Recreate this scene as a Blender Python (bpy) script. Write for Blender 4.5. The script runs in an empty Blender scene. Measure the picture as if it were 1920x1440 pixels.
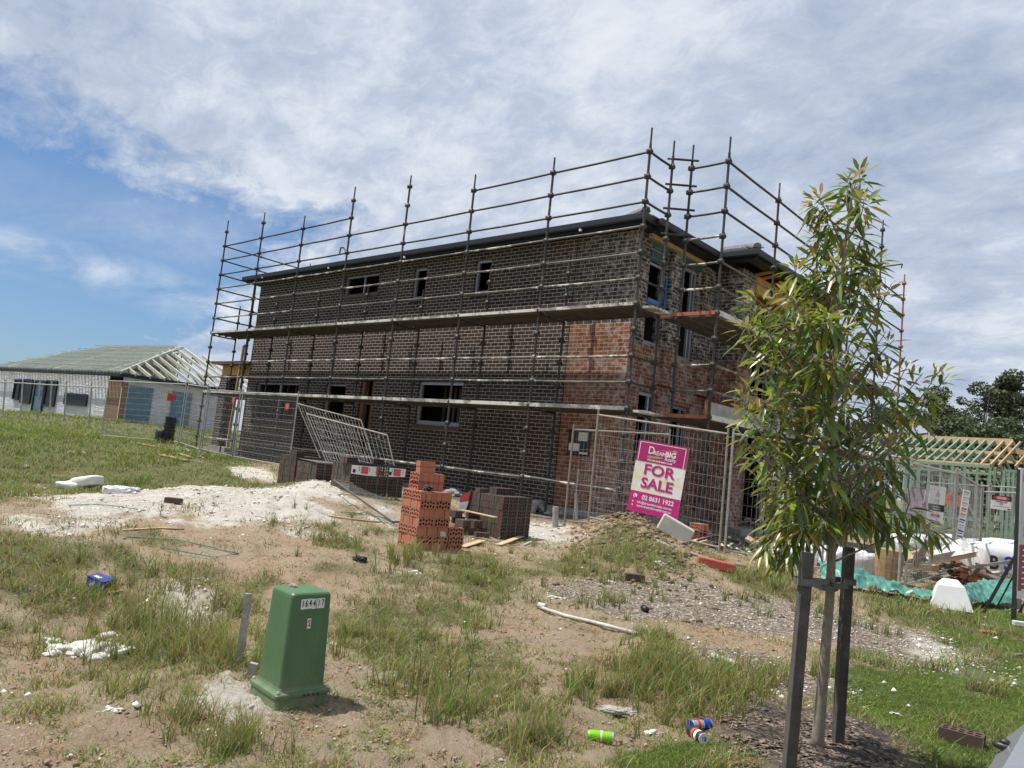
import bpy, math, random
import numpy as np
from mathutils import Vector, Matrix, noise as mnoise
random.seed(7); rng=np.random.default_rng(7)
D2=bpy.data; scn=bpy.context.scene; COL=scn.collection
R=math.radians
# ------------------------------------------------------------ camera frame
FP=1424.2
CR=Vector((0.74241872,0.6618033,0.10407132)); CU=Vector((-0.01268064,-0.14143529,0.98986628)); CF=Vector((-0.66981613,0.73621495,0.09661212))
CP=Vector((7.91046,-11.93831,0.95913))
def ray(U,V): return CF+CR*((U-960)/FP)-CU*((V-720)/FP)
def P(U,V,D): return CP+ray(U,V)*D
def onY(U,V,y): d=ray(U,V); return CP+d*((y-CP.y)/d.y)
# ------------------------------------------------------------ terrain
_ctl=[(540,1325,3.8),(1125,1392,3.77),(1535,1395,4.1),(800,1035,9.3),(930,1010,12),(650,930,13.2),(1348,1035,12.2),(1685,1110,11.5),
(1785,1078,14.5),(1833,1085,16),(1905,1160,10.3),(188,820,26.7),(333,833,25),(436,860,22),(545,880,19.5),(219,790,39),(0,775,49),(402,840,27),(450,864,25.6),(110,1240,5.2),(150,920,15)]
ctl=np.array([list(P(*c)) for c in _ctl]+[(7.9,-11.9,-.42),(10,-12,-.45),(4,-14,-.4),(12,-6,-.5),(9,-3,-.5),(7,-6,-.42),(-5,3,-.02),(-12,4,0),(-3,8,-.2),(0,14,-.5),(12,10,-.6),(5,30,-.6),(-20,30,.2),(20,40,-.6),(-60,40,.5),(-60,-30,.3),(-20,-20,-.1),(40,0,-.6),(30,-30,-.5),(0,-40,-.4),(-100,0,.4),(0,100,-.4),(100,50,-.6)])
def vnoise(x,y,s=0):
    xi=np.floor(x).astype(np.int64); yi=np.floor(y).astype(np.int64); fx=x-xi; fy=y-yi
    def h(a,b):
        n=(a*374761393+b*668265263+s*974634777)&0x7fffffff
        n=((n^(n>>13))*1274126177)&0x7fffffff
        return ((n^(n>>16))&0xffff)/65535.0
    fx=fx*fx*(3-2*fx); fy=fy*fy*(3-2*fy)
    return (h(xi,yi)*(1-fx)+h(xi+1,yi)*fx)*(1-fy)+(h(xi,yi+1)*(1-fx)+h(xi+1,yi+1)*fx)*fy
def fbm(x,y,f,o=4,s=0):
    v=0;a=.5;t=0
    for k in range(o):
        v=v+a*vnoise(x*f,y*f,s+k*17); t+=a; a*=.5; f*=2.03
    return v/t
def base_h(x,y):
    num=np.zeros_like(x); den=np.zeros_like(x)
    for cx,cy,cz in ctl:
        w=1/((x-cx)**2+(y-cy)**2+.8)**1.6
        num+=w*cz; den+=w
    return num/den
_DS=1.0*1.012**np.arange(440)
def _g1(U,V,hf):
    d=ray(U,V); D=_DS
    for _ in range(2):
        h=hf(CP.x+d.x*D,CP.y+d.y*D); bel=(CP.z+d.z*D)<h
        if not bel.any(): return CP+d*60
        k=int(np.argmax(bel))
        if k==0: return CP+d*float(D[0])
        D=np.linspace(D[k-1],D[k],24)
    return CP+d*float(D[k])
def bh(x,y): return float(base_h(np.array([x]),np.array([y]))[0])
def G0(U,V): return _g1(U,V,base_h)
def blob(U,V,Ul,Vl,Un,Vn,amp=1.0):
    c=G0(U,V); a=G0(Ul,Vl)-c; b=G0(Un,Vn)-c
    M=np.linalg.inv(np.array([[a.x,b.x],[a.y,b.y]]))
    return (c.x,c.y,M,amp)
_nc={}
def nfield(x,y,f,s):
    key=(id(x),len(x),f,s)
    if key not in _nc: _nc[key]=(x,fbm(x,y,f,5,s))
    return _nc[key][1]
def bv(B,x,y,soft=.5,ns=0,nf=1.2,na=.5):
    cx,cy,M,amp=B; u=M[0,0]*(x-cx)+M[0,1]*(y-cy); v=M[1,0]*(x-cx)+M[1,1]*(y-cy)
    r=np.sqrt(u*u+v*v)+(nfield(x,y,nf,ns%3)-.5)*na*2
    return np.clip((1+soft/2-r)/soft,0,1)*amp
def circ(x0,y0,r,amp): return (x0,y0,np.array([[1/r,0],[0,1/r]]),amp)
HILL=[blob(600,912,660,915,600,950,.26),blob(420,930,620,960,420,965,.10),blob(1175,1010,1290,1040,1160,1065,.42),blob(1230,1240,1310,1255,1230,1300,.13),
blob(1080,1240,1180,1250,1080,1290,.06),blob(480,1330,640,1360,480,1400,.05),blob(240,1010,330,1015,240,1040,.06),blob(1540,1410,1740,1440,1540,1320,.06),blob(1300,1065,1420,1090,1300,1100,.12)]
def height(x,y):
    h=base_h(x,y)
    dist=np.hypot(x-CP.x,y-CP.y)
    k=np.clip(1-dist/30,0,1)
    h=h+k*((fbm(x,y,1.1,3,3)-.5)*.13+(fbm(x,y,5,3,9)-.5)*.05)
    for cx,cy,M,amp in HILL:
        u=M[0,0]*(x-cx)+M[0,1]*(y-cy); v=M[1,0]*(x-cx)+M[1,1]*(y-cy)
        h=h+amp*np.exp(-(u*u+v*v)*1.3)*(.75+.5*fbm(x,y,4,3,5))
    # flat under the house
    inside=np.clip(np.minimum(np.minimum(x+17,0.2-x),np.minimum(y-.9,12-y))/.5,0,1)
    return h*(1-inside)+(-.12)*inside
def gz(x,y): return float(height(np.array([float(x)]),np.array([float(y)]))[0])
def G(U,V): return _g1(U,V,height)
# ------------------------------------------------------------ materials
def new_mat(name):
    m=D2.materials.new(name); m.use_nodes=True; nt=m.node_tree; b=nt.nodes['Principled BSDF']; return m,nt,b
def N(nt,t,**k):
    n=nt.nodes.new(t)
    for a,v in k.items():
        if a in n.inputs.keys() if hasattr(n.inputs,'keys') else False: n.inputs[a].default_value=v
        else: setattr(n,a,v)
    return n
def L(nt,a,b): nt.links.new(a,b)
def c4(c): return (c[0],c[1],c[2],1)
def ramp(nt,fac,stops):
    r=nt.nodes.new('ShaderNodeValToRGB'); e=r.color_ramp.elements
    while len(e)<len(stops): e.new(.5)
    for k,(p,c) in enumerate(stops): e[k].position=p; e[k].color=c4(c) if len(c)==3 else c
    L(nt,fac,r.inputs[0]); return r.outputs[0]
def nz(nt,scale,detail=4,rough=.6,vec=None,dist=0):
    n=nt.nodes.new('ShaderNodeTexNoise'); n.inputs['Scale'].default_value=scale; n.inputs['Detail'].default_value=detail; n.inputs['Roughness'].default_value=rough; n.inputs['Distortion'].default_value=dist
    if vec is None:
        vec=coord(nt)
    L(nt,vec,n.inputs['Vector']); return n.outputs['Fac']
def coord(nt,kind='Object'):
    for n in nt.nodes:
        if n.type=='TEX_COORD': return n.outputs[kind]
    return nt.nodes.new('ShaderNodeTexCoord').outputs[kind]
def mix(nt,fac,a,b,mode='MIX'):
    m=nt.nodes.new('ShaderNodeMix'); m.data_type='RGBA'; m.blend_type=mode
    if isinstance(fac,(int,float)): m.inputs[0].default_value=fac
    else: L(nt,fac,m.inputs[0])
    for s,v in ((6,a),(7,b)):
        if isinstance(v,tuple): m.inputs[s].default_value=c4(v)
        else: L(nt,v,m.inputs[s])
    return m.outputs[2]
def mth(nt,op,a,b=0,c=None,clamp=False):
    m=nt.nodes.new('ShaderNodeMath'); m.operation=op; m.use_clamp=clamp
    for s,v in enumerate((a,b,c)):
        if v is None: continue
        if isinstance(v,(int,float)): m.inputs[s].default_value=v
        else: L(nt,v,m.inputs[s])
    return m.outputs[0]
def bump(nt,b,hgt,dist=.01,strength=1):
    n=nt.nodes.new('ShaderNodeBump'); n.inputs['Distance'].default_value=dist; n.inputs['Strength'].default_value=strength
    L(nt,hgt,n.inputs['Height']); L(nt,n.outputs[0],b.inputs['Normal'])
def simple(name,col,rough=.6,var=.25,scale=8,metal=0,bd=.003,col2=None,detail=5):
    m,nt,b=new_mat(name); f=nz(nt,scale,detail,.65)
    c2=col2 or tuple(max(0,x*(1-var)) for x in col); c1=tuple(min(1,x*(1+var*.6)) for x in col)
    oi=nt.nodes.new('ShaderNodeObjectInfo')
    base=ramp(nt,f,[(.3,c2),(.7,c1)])
    hs=nt.nodes.new('ShaderNodeHueSaturation'); L(nt,base,hs.inputs['Color']); L(nt,mth(nt,'MULTIPLY_ADD',oi.outputs['Random'],.3,.85),hs.inputs['Value'])
    L(nt,hs.outputs[0],b.inputs['Base Color']); b.inputs['Roughness'].default_value=rough; b.inputs['Metallic'].default_value=metal
    if bd: bump(nt,b,nz(nt,scale*6,4,.7),bd,.6)
    return m
def plain(name,col,rough=.5,metal=0):
    m,nt,b=new_mat(name); f=nz(nt,30,3); L(nt,ramp(nt,f,[(.3,tuple(x*.9 for x in col)),(.7,col)]),b.inputs['Base Color']); b.inputs['Roughness'].default_value=rough; b.inputs['Metallic'].default_value=metal; return m
M={}
M['galv']=simple('galvanised_steel',(.42,.42,.40),.45,.3,14,.5,.001)
M['wire']=simple('wire_steel',(.27,.27,.26),.6,.3,20,.2,0)
M['fencedark']=simple('dull_steel',(.11,.10,.09),.7,.35,9,.2,.001)
M['fencegrime']=simple('grimy_steel',(.27,.25,.21),.6,.35,9,.2,.001,(.2,.17,.13))
def scaffold_mat(name,dark,light,mid,thr):
    m,nt,b=new_mat(name); oc=coord(nt)
    f=nz(nt,3.5,6,.7); g=nz(nt,14,6,.75); oi=nt.nodes.new('ShaderNodeObjectInfo')
    c=ramp(nt,f,[(.35,dark),(.62,mid)])
    c=mix(nt,ramp(nt,mth(nt,'ADD',nz(nt,2.0,5,.8),mth(nt,'MULTIPLY',oi.outputs['Random'],.12)),[(thr,(0,0,0)),(thr+.10,(1,1,1))]),c,light)
    rust=ramp(nt,nz(nt,6,5,.7),[(.62,(0,0,0)),(.72,(1,1,1))])
    c=mix(nt,rust,c,(.22,.085,.04)); L(nt,c,b.inputs['Base Color']); b.inputs['Roughness'].default_value=.62; b.inputs['Metallic'].default_value=.15
    bump(nt,b,g,.004,.5); return m
M['sc_dark']=scaffold_mat('scaffold_weathered_dark',(.018,.023,.022),(.30,.28,.25),(.065,.055,.048),.69)
M['sc_light']=scaffold_mat('scaffold_mortar_splashed',(.045,.06,.055),(.58,.56,.50),(.17,.15,.125),.585)
M['sc_plank']=scaffold_mat('scaffold_plank',(.10,.11,.10),(.62,.60,.54),(.30,.30,.27),.5)
M['sc_orange']=simple('scaffold_orange_paint',(.34,.095,.045),.6,.45,9,.0,.002,(.16,.07,.04))
M['plank_under']=simple('plank_timber',(.085,.072,.055),.8,.35,5,0,.002)
def brickwall(name='brickwork'):
    m,nt,b=new_mat(name); uv=coord(nt,'UV'); geo=nt.nodes.new('ShaderNodeNewGeometry'); sp=nt.nodes.new('ShaderNodeSeparateXYZ'); L(nt,geo.outputs['Position'],sp.inputs[0])
    X,Y,Z=sp.outputs
    def bt(c1,c2,mo,ms=.011):
        t=nt.nodes.new('ShaderNodeTexBrick'); t.inputs['Scale'].default_value=1; t.inputs['Brick Width'].default_value=.24; t.inputs['Row Height'].default_value=.086
        t.inputs['Mortar Size'].default_value=ms; t.inputs['Mortar Smooth'].default_value=.15; t.inputs['Bias'].default_value=-.1
        t.inputs['Color1'].default_value=c4(c1); t.inputs['Color2'].default_value=c4(c2); t.inputs['Mortar'].default_value=c4(mo); L(nt,uv,t.inputs['Vector']); return t
    wob=nt.nodes.new('ShaderNodeVectorMath'); 
    dk=bt((.033,.026,.023),(.062,.046,.038),(.52,.49,.43),.0052); rd=bt((.155,.054,.027),(.235,.088,.044),(.45,.37,.30),.0058)
    # red patch at the bottom of the corner
    notside=mth(nt,'GREATER_THAN',X,-2.53); low=mth(nt,'LESS_THAN',Z,mth(nt,'SUBTRACT',4.04,mth(nt,'MULTIPLY',mth(nt,'GREATER_THAN',Y,1.3),.38)))
    red=mth(nt,'MULTIPLY',notside,low)
    c=mix(nt,red,dk.outputs[0],rd.outputs[0])
    # brown tone drift by brick groups
    c=mix(nt,mth(nt,'MULTIPLY',ramp(nt,nz(nt,.9,3,.5,geo.outputs['Position']),[(.45,(0,0,0)),(.7,(1,1,1))]),.35),c,mix(nt,1,c,(1.35,.98,.82),'MULTIPLY'))
    # old mortar smears near the corner: stronger towards X=-.9
    near=mth(nt,'MULTIPLY_ADD',X,.38,1.22,True)      # 0 at -2.7, 0.74 at -0.9
    sm=ramp(nt,nz(nt,7,8,.78,geo.outputs['Position'],.4),[(.47,(0,0,0)),(.60,(1,1,1))])
    c=mix(nt,mth(nt,'MULTIPLY',mth(nt,'MULTIPLY',sm,near),.75),c,(.55,.52,.47))
    st=nt.nodes.new('ShaderNodeMapping'); L(nt,geo.outputs['Position'],st.inputs[0]); st.inputs['Scale'].default_value=(5,5,.35)
    vs=ramp(nt,nz(nt,1,4,.6,st.outputs[0]),[(.55,(0,0,0)),(.72,(1,1,1))])
    c=mix(nt,mth(nt,'MULTIPLY',mth(nt,'MULTIPLY',vs,red),.26),c,(.40,.35,.32))
    c=mix(nt,mth(nt,'MULTIPLY',ramp(nt,nz(nt,1.4,5,.7,geo.outputs['Position']),[(.5,(0,0,0)),(.8,(1,1,1))]),.30),c,(.03,.022,.018))
    # white bloom low on the long wall
    jn=mth(nt,'MULTIPLY',mth(nt,'LESS_THAN',mth(nt,'ABSOLUTE',mth(nt,'ADD',X,2.53)),.012),mth(nt,'LESS_THAN',Y,1.4))
    c=mix(nt,jn,c,(.02,.012,.01))
    L(nt,c,b.inputs['Base Color']); b.inputs['Roughness'].default_value=.9; b.inputs['Specular IOR Level'].default_value=.2
    hgt=mth(nt,'ADD',mth(nt,'MULTIPLY',dk.outputs['Fac'],-1.0),mth(nt,'MULTIPLY',nz(nt,60,4,.7,geo.outputs['Position']),.5)); bump(nt,b,hgt,.006,.8)
    return m
M['wall']=brickwall()
def smallbrick(name,c1,c2):
    m,nt,b=new_mat(name); oi=nt.nodes.new('ShaderNodeObjectInfo')
    f=nz(nt,25,5,.7); col=mix(nt,oi.outputs['Random'],c1,c2); col=mix(nt,mth(nt,'MULTIPLY',f,.55),col,tuple(x*.55 for x in c1))
    L(nt,col,b.inputs['Base Color']); b.inputs['Roughness'].default_value=.85; bump(nt,b,nz(nt,140,4,.7),.002,.6); return m
M['br_orange']=smallbrick('terracotta_brick',(.50,.20,.115),(.40,.145,.08))
M['br_dark']=smallbrick('dark_brown_brick',(.085,.052,.042),(.135,.09,.07))
M['br_holes']=plain('brick_core_shadow',(.05,.02,.012),.95)
M['fascia']=simple('charcoal_metal',(.012,.015,.02),.5,.15,3,.1,.001)
M['tile']=None
def tile_mat():
    m,nt,b=new_mat('roof_tiles'); oc=coord(nt)
    t=nt.nodes.new('ShaderNodeTexBrick'); t.inputs['Scale'].default_value=1; t.inputs['Brick Width'].default_value=.3; t.inputs['Row Height'].default_value=.33; t.inputs['Mortar Size'].default_value=.015
    t.inputs['Color1'].default_value=(.15,.155,.16,1); t.inputs['Color2'].default_value=(.2,.2,.205,1); t.inputs['Mortar'].default_value=(.05,.05,.05,1); L(nt,coord(nt,'UV'),t.inputs['Vector'])
    L(nt,t.outputs[0],b.inputs['Base Color']); b.inputs['Roughness'].default_value=.6; bump(nt,b,mth(nt,'MULTIPLY',t.outputs['Fac'],-1),.03); return m
M['tile']=tile_mat()
M['alu']=simple('window_aluminium',(.30,.32,.35),.4,.12,6,.3,0)
M['green_wrap']=simple('green_board',(.03,.12,.09),.7,.2,5)
M['blue_film']=simple('blue_film',(.03,.16,.42),.4,.2,8)
M['lvl']=simple('laminated_timber',(.62,.36,.06),.6,.25,4,0,.001,(.42,.22,.03))
M['timber']=simple('pine_timber',(.50,.36,.20),.7,.25,6,0,.001)
M['timber_dark']=simple('brown_timber',(.16,.085,.045),.8,.3,5)
M['tgreen']=simple('treated_green_timber',(.20,.28,.21),.7,.22,5,0,.001)
M['tgrey']=simple('grey_green_timber',(.42,.45,.38),.75,.22,5,0,.001)
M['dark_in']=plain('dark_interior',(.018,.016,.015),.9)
M['stud']=simple('interior_stud',(.10,.075,.05),.8,.3,4)
M['concrete']=simple('raw_concrete',(.30,.29,.27),.9,.3,5,0,.004)
M['white']=simple('white_sheet',(.72,.72,.70),.6,.08,5)
M['wrap']=None
def wrap_mat():
    m,nt,b=new_mat('house_wrap'); f=nz(nt,1.3,6,.7); L(nt,ramp(nt,f,[(.35,(.50,.50,.53)),(.6,(.66,.66,.68))]),b.inputs['Base Color']); b.inputs['Roughness'].default_value=.45
    mp=nt.nodes.new('ShaderNodeMapping'); L(nt,coord(nt),mp.inputs[0]); mp.inputs['Rotation'].default_value=(0,.6,0); mp.inputs['Scale'].default_value=(1,1,3)
    bump(nt,b,nz(nt,1.6,5,.6,mp.outputs[0],1.5),.09,1); return m
M['wrap']=wrap_mat()
def pillar_mat():
    m,nt,b=new_mat('green_fibreglass'); oc=coord(nt); sp=nt.nodes.new('ShaderNodeSeparateXYZ'); L(nt,oc,sp.inputs[0])
    c=ramp(nt,nz(nt,3,5,.6),[(.3,(.066,.145,.062)),(.7,(.082,.172,.074))])
    mud=mth(nt,'MULTIPLY',mth(nt,'SUBTRACT',1,mth(nt,'MULTIPLY',sp.outputs[2],4.5),None,True),ramp(nt,nz(nt,14,7,.8),[(.42,(0,0,0)),(.62,(1,1,1))])); c=mix(nt,mth(nt,'MULTIPLY',mud,.75),c,(.28,.21,.15))
    s=nt.nodes.new('ShaderNodeMapping'); L(nt,oc,s.inputs[0]); s.inputs['Scale'].default_value=(9,9,1.2); c=mix(nt,mth(nt,'MULTIPLY',ramp(nt,nz(nt,1.5,6,.7,s.outputs[0],.5),[(.52,(0,0,0)),(.72,(1,1,1))]),.22),c,(.16,.24,.15))
    c=mix(nt,ramp(nt,nz(nt,60,3,.9),[(.72,(0,0,0)),(.75,(.5,.5,.5))]),c,(.20,.26,.18)); L(nt,c,b.inputs['Base Color']); L(nt,ramp(nt,nz(nt,8,5,.7),[(.3,(.38,.38,.38)),(.7,(.6,.6,.6))]),b.inputs['Roughness']); bump(nt,b,nz(nt,90,4,.7),.0006,.6); return m
M['pillar']=pillar_mat()
M['glass']=None
def glass():
    m,nt,b=new_mat('window_glass'); b.inputs['Base Color'].default_value=(.02,.025,.03,1); b.inputs['Specular IOR Level'].default_value=.12; L(nt,mth(nt,'MULTIPLY',nz(nt,2,2),.3),b.inputs['Roughness']); return m
M['glass']=glass()
M['black']=plain('black_plastic',(.02,.02,.022),.45); M['ink']=plain('black_ink',(.012,.012,.014),.5)
M['redink']=plain('red_ink',(.55,.03,.03),.5); M['whitep']=plain('white_print',(.8,.8,.8),.5); M['red_label']=plain('red_label',(.62,.09,.09),.5)
M['magenta']=simple('magenta_print',(.46,.018,.17),.45,.08,4,0,0)
M['gold']=plain('gold_print',(.42,.30,.10),.5); M['maroon']=plain('maroon_print',(.23,.02,.06),.45); M['orange']=plain('orange_sign',(.85,.16,.03),.5); M['purple']=plain('purple_print',(.25,.08,.35),.5)
M['strap']=plain('green_strap',(.02,.16,.10),.4); M['pvc']=simple('white_pvc',(.60,.56,.48),.5,.4,14,0,.002)
def sign_white():
    m,nt,b=new_mat('stained_sign_face'); c=ramp(nt,nz(nt,5,6,.7,None,.6),[(.42,(.78,.80,.78)),(.62,(.74,.66,.48)),(.78,(.5,.34,.17))]); L(nt,c,b.inputs['Base Color']); b.inputs['Roughness'].default_value=.45; return m
M['signw']=sign_white()
M['tarp']=simple('green_tarpaulin',(.085,.25,.20),.35,.35,3,0,.004,(.035,.13,.11))
M['bag']=simple('white_woven_bag',(.70,.70,.70),.55,.12,4,0,.004)
M['cardb']=simple('woven_cardboard',(.42,.28,.15),.8,.3,9,0,.003)
M['poly']=simple('foam_block',(.50,.48,.41),.7,.15,6,0,.002)
M['oplastic']=simple('orange_plastic',(.52,.11,.06),.5,.2,5,0,0)
M['bark']=simple('sapling_bark',(.30,.25,.20),.9,.35,22,0,.003)
M['stake']=simple('weathered_hardwood',(.085,.075,.068),.85,.4,14,0,.003)
M['hessian']=simple('grey_webbing',(.13,.125,.12),.9,.25,40,0,.002)
M['rubble']=simple('rubble',(.42,.38,.32),.9,.4,12,0,.006)
M['plaster']=simple('plaster_lumps',(.66,.64,.59),.9,.3,18,0,.008)
M['stick']=simple('weathered_paling',(.36,.34,.31),.9,.35,30,0,.002)
def leafmat(name,trans=.35,rough=.4):
    m,nt,b=new_mat(name); a=nt.nodes.new('ShaderNodeVertexColor'); a.layer_name='col'
    L(nt,a.outputs[0],b.inputs['Base Color']); b.inputs['Roughness'].default_value=rough
    t=nt.nodes.new('ShaderNodeBsdfTranslucent'); hs=nt.nodes.new('ShaderNodeHueSaturation'); hs.inputs['Value'].default_value=1.6; hs.inputs['Hue'].default_value=.485; L(nt,a.outputs[0],hs.inputs['Color']); L(nt,hs.outputs[0],t.inputs[0])
    ms=nt.nodes.new('ShaderNodeMixShader'); ms.inputs[0].default_value=trans; out=nt.nodes['Material Output']
    L(nt,b.outputs[0],ms.inputs[1]); L(nt,t.outputs[0],ms.inputs[2]); L(nt,ms.outputs[0],out.inputs[0]); return m
M['leaf']=leafmat('sapling_leaf',.3,.32); M['grass']=leafmat('grass_blade',.3,.6); M['bush']=leafmat('gum_foliage',.15,.7)
# ------------------------------------------------------------ mesh builder
class MB:
    def __init__(s): s.v=[]; s.f=[]; s.m=[]; s.mi=0
    def quad(s,*p): n=len(s.v); s.v+= [Vector(q) for q in p]; s.f.append(tuple(range(n,n+len(p)))); s.m.append(s.mi); return s
    def box(s,c,d,mt=None):
        n=len(s.v); hx,hy,hz=[q/2 for q in d]
        for z in (-hz,hz):
            for x,y in ((-hx,-hy),(hx,-hy),(hx,hy),(-hx,hy)):
                q=Vector((x,y,z)); q=(mt@q) if mt is not None else q; s.v.append(q+Vector(c))
        for f in ((3,2,1,0),(4,5,6,7),(0,1,5,4),(1,2,6,5),(2,3,7,6),(3,0,4,7)): s.f.append(tuple(n+i for i in f)); s.m.append(s.mi)
        return s
    def box2(s,a,b): return s.box([(a[i]+b[i])/2 for i in range(3)],[abs(b[i]-a[i]) for i in range(3)])
    def frame(s,p0,p1,up=None):
        d=(Vector(p1)-Vector(p0)).normalized(); a=up and Vector(up) or (Vector((0,0,1)) if abs(d.z)<.9 else Vector((1,0,0)))
        x=d.cross(a).normalized(); y=x.cross(d); return x,y,d
    def bar(s,p0,p1,w,h,up=None):
        p0=Vector(p0);p1=Vector(p1); x,y,d=s.frame(p0,p1,up); n=len(s.v)
        for p in (p0,p1):
            for a,b in ((-1,-1),(1,-1),(1,1),(-1,1)): s.v.append(p+x*a*w/2+y*b*h/2)
        for f in ((3,2,1,0),(4,5,6,7),(0,1,5,4),(1,2,6,5),(2,3,7,6),(3,0,4,7)): s.f.append(tuple(n+i for i in f)); s.m.append(s.mi)
        return s
    def tube(s,p0,p1,r,n=8,r2=None,cap=True):
        return s.path([p0,p1],[r,r if r2 is None else r2],n,cap)
    def path(s,pts,rs,n=8,cap=True):
        pts=[Vector(p) for p in pts]; k0=len(s.v); xa=None
        if not isinstance(rs,(list,tuple)): rs=[rs]*len(pts)
        for i,p in enumerate(pts):
            d=(pts[min(i+1,len(pts)-1)]-pts[max(i-1,0)]).normalized()
            if xa is None: xa=s.frame(p,p+d)[0]
            else:
                xa=(xa-d*xa.dot(d)); xa=xa.normalized() if xa.length>1e-5 else s.frame(p,p+d)[0]
            ya=d.cross(xa)
            for j in range(n):
                t=2*math.pi*j/n; s.v.append(p+(xa*math.cos(t)+ya*math.sin(t))*rs[i])
        for i in range(len(pts)-1):
            for j in range(n):
                a=k0+i*n+j; b=k0+i*n+(j+1)%n; s.f.append((a,b,b+n,a+n)); s.m.append(s.mi)
        if cap:
            s.f.append(tuple(k0+j for j in range(n))[::-1]); s.f.append(tuple(k0+(len(pts)-1)*n+j for j in range(n))); s.m+=[s.mi]*2
        return s
    def lathe(s,c,prof,n=24,axis=None,up=None):
        ax=Vector(axis or (0,0,1)).normalized(); x,y,_=s.frame((0,0,0),ax); c=Vector(c); k0=len(s.v)
        for r,z in prof:
            for j in range(n):
                t=2*math.pi*j/n; s.v.append(c+ax*z+(x*math.cos(t)+y*math.sin(t))*r)
        for i in range(len(prof)-1):
            for j in range(n):
                a=k0+i*n+j; b=k0+i*n+(j+1)%n; s.f.append((a,b,b+n,a+n)); s.m.append(s.mi)
        s.f.append(tuple(k0+j for j in range(n))[::-1]); s.f.append(tuple(k0+(len(prof)-1)*n+j for j in range(n))); s.m+=[s.mi]*2
        return s
    def lump(s,c,d,e=.6,amp=.1,seed=0,nu=18,nv=12,rot=None,freq=3):
        k0=len(s.v); off=Vector((seed*3.7,seed*1.3,seed*2.1))
        def pw(a): return math.copysign(abs(a)**e,a)
        for i in range(nv+1):
            ph=-math.pi/2+math.pi*i/nv
            for j in range(nu):
                t=2*math.pi*j/nu; q=Vector((pw(math.cos(ph))*pw(math.cos(t)),pw(math.cos(ph))*pw(math.sin(t)),pw(math.sin(ph))))
                q*=1+amp*(mnoise.noise(q*freq+off)+.5*mnoise.noise(q*freq*2.7+off)+(.22*mnoise.noise(q*freq*6+off)+.12*mnoise.noise(q*freq*13+off) if amp>.33 else 0)); q=Vector((q.x*d[0]/2,q.y*d[1]/2,q.z*d[2]/2))
                if rot is not None: q=rot@q
                s.v.append(q+Vector(c))
        for i in range(nv):
            for j in range(nu):
                a=k0+i*nu+j; b=k0+i*nu+(j+1)%nu; s.f.append((a,b,b+nu,a+nu)); s.m.append(s.mi)
        return s
    def build(s,name,mats,parent=None,org=None,smooth=False,auto=False,bev=0):
        if not isinstance(mats,(list,tuple)): mats=[mats]
        if org is None: org=WORLD.get(parent.name,Vector((0,0,0))) if parent else Vector((0,0,0))
        me=D2.meshes.new(name); me.from_pydata([tuple(v-org) for v in s.v],[],s.f)
        for m in mats: me.materials.append(m)
        if len(mats)>1: me.polygons.foreach_set('material_index',s.m)
        uvl=me.uv_layers.new(name='UVMap'); uv=np.zeros(len(me.loops)*2,dtype=np.float32); vs=s.v
        for p in me.polygons:
            n=p.normal; ax=max(range(3),key=lambda k:abs(n[k])-(.01 if k==2 else 0))
            for li,vi in zip(p.loop_indices,p.vertices):
                q=vs[vi]; uv[li*2:li*2+2]=(q.x,q.z) if ax==1 else ((q.y,q.z) if ax==0 else (q.x,q.y))
        uvl.data.foreach_set('uv',uv)
        if smooth: me.polygons.foreach_set('use_smooth',[True]*len(me.polygons))
        o=D2.objects.new(name,me); COL.objects.link(o)
        if parent: o.parent=parent
        else: o.location=org
        WORLD[o.name]=Vector(org) if True else None
        if bev:
            b=o.modifiers.new('bevel','BEVEL'); b.width=bev; b.segments=2; b.limit_method='ANGLE'
        return o
WORLD={}
def tag(o,label=None,cat=None,group=None,kind=None):
    if label: o['label']=label
    if cat: o['category']=cat
    if group: o['group']=group
    if kind: o['kind']=kind
    return o
def thing(name,label,cat,loc=(0,0,0),group=None):
    o=D2.objects.new(name,None); COL.objects.link(o); o.location=loc; o.empty_display_size=.2; WORLD[o.name]=Vector(loc); tag(o,label,cat,group); return o
def solo(mb,name,mats,label,cat,group=None,org=None,**k):
    if org is None: 
        lo=Vector((min(v.x for v in mb.v),min(v.y for v in mb.v),min(v.z for v in mb.v))); hi=Vector((max(v.x for v in mb.v),max(v.y for v in mb.v),0)); org=Vector(((lo.x+hi.x)/2,(lo.y+hi.y)/2,lo.z))
    return tag(mb.build(name,mats,None,org,**k),label,cat,group)
def copy_tree(o,parent=None):
    c=o.copy(); COL.objects.link(c); WORLD[c.name]=WORLD.get(o.name,Vector((0,0,0)))
    if parent: c.parent=parent
    for ch in list(o.children): copy_tree(ch,c)
    return c
def text(name,body,size,mat,parent,loc,xd,yd,bold=0,align='CENTER',sx=1,ext=.0008):
    cu=D2.curves.new(name,'FONT'); cu.body=body; cu.size=size; cu.offset=bold; cu.align_x=align; cu.align_y='CENTER'; cu.extrude=ext; cu.resolution_u=3
    t=D2.objects.new(name,cu); COL.objects.link(t); dg=bpy.context.evaluated_depsgraph_get(); me=D2.meshes.new_from_object(t.evaluated_get(dg)); D2.objects.remove(t)
    xd=Vector(xd).normalized(); yd=Vector(yd).normalized(); zd=xd.cross(yd); o=D2.objects.new(name,me); COL.objects.link(o); me.materials.clear(); me.materials.append(mat)
    org=WORLD.get(parent.name,Vector((0,0,0)))
    q=Matrix(((xd.x*sx,yd.x,zd.x),(xd.y*sx,yd.y,zd.y),(xd.z*sx,yd.z,zd.z)))
    me.transform(Matrix.Translation(Vector(loc)-org)@q.to_4x4()); o.parent=parent; WORLD[o.name]=org; return o
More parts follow.
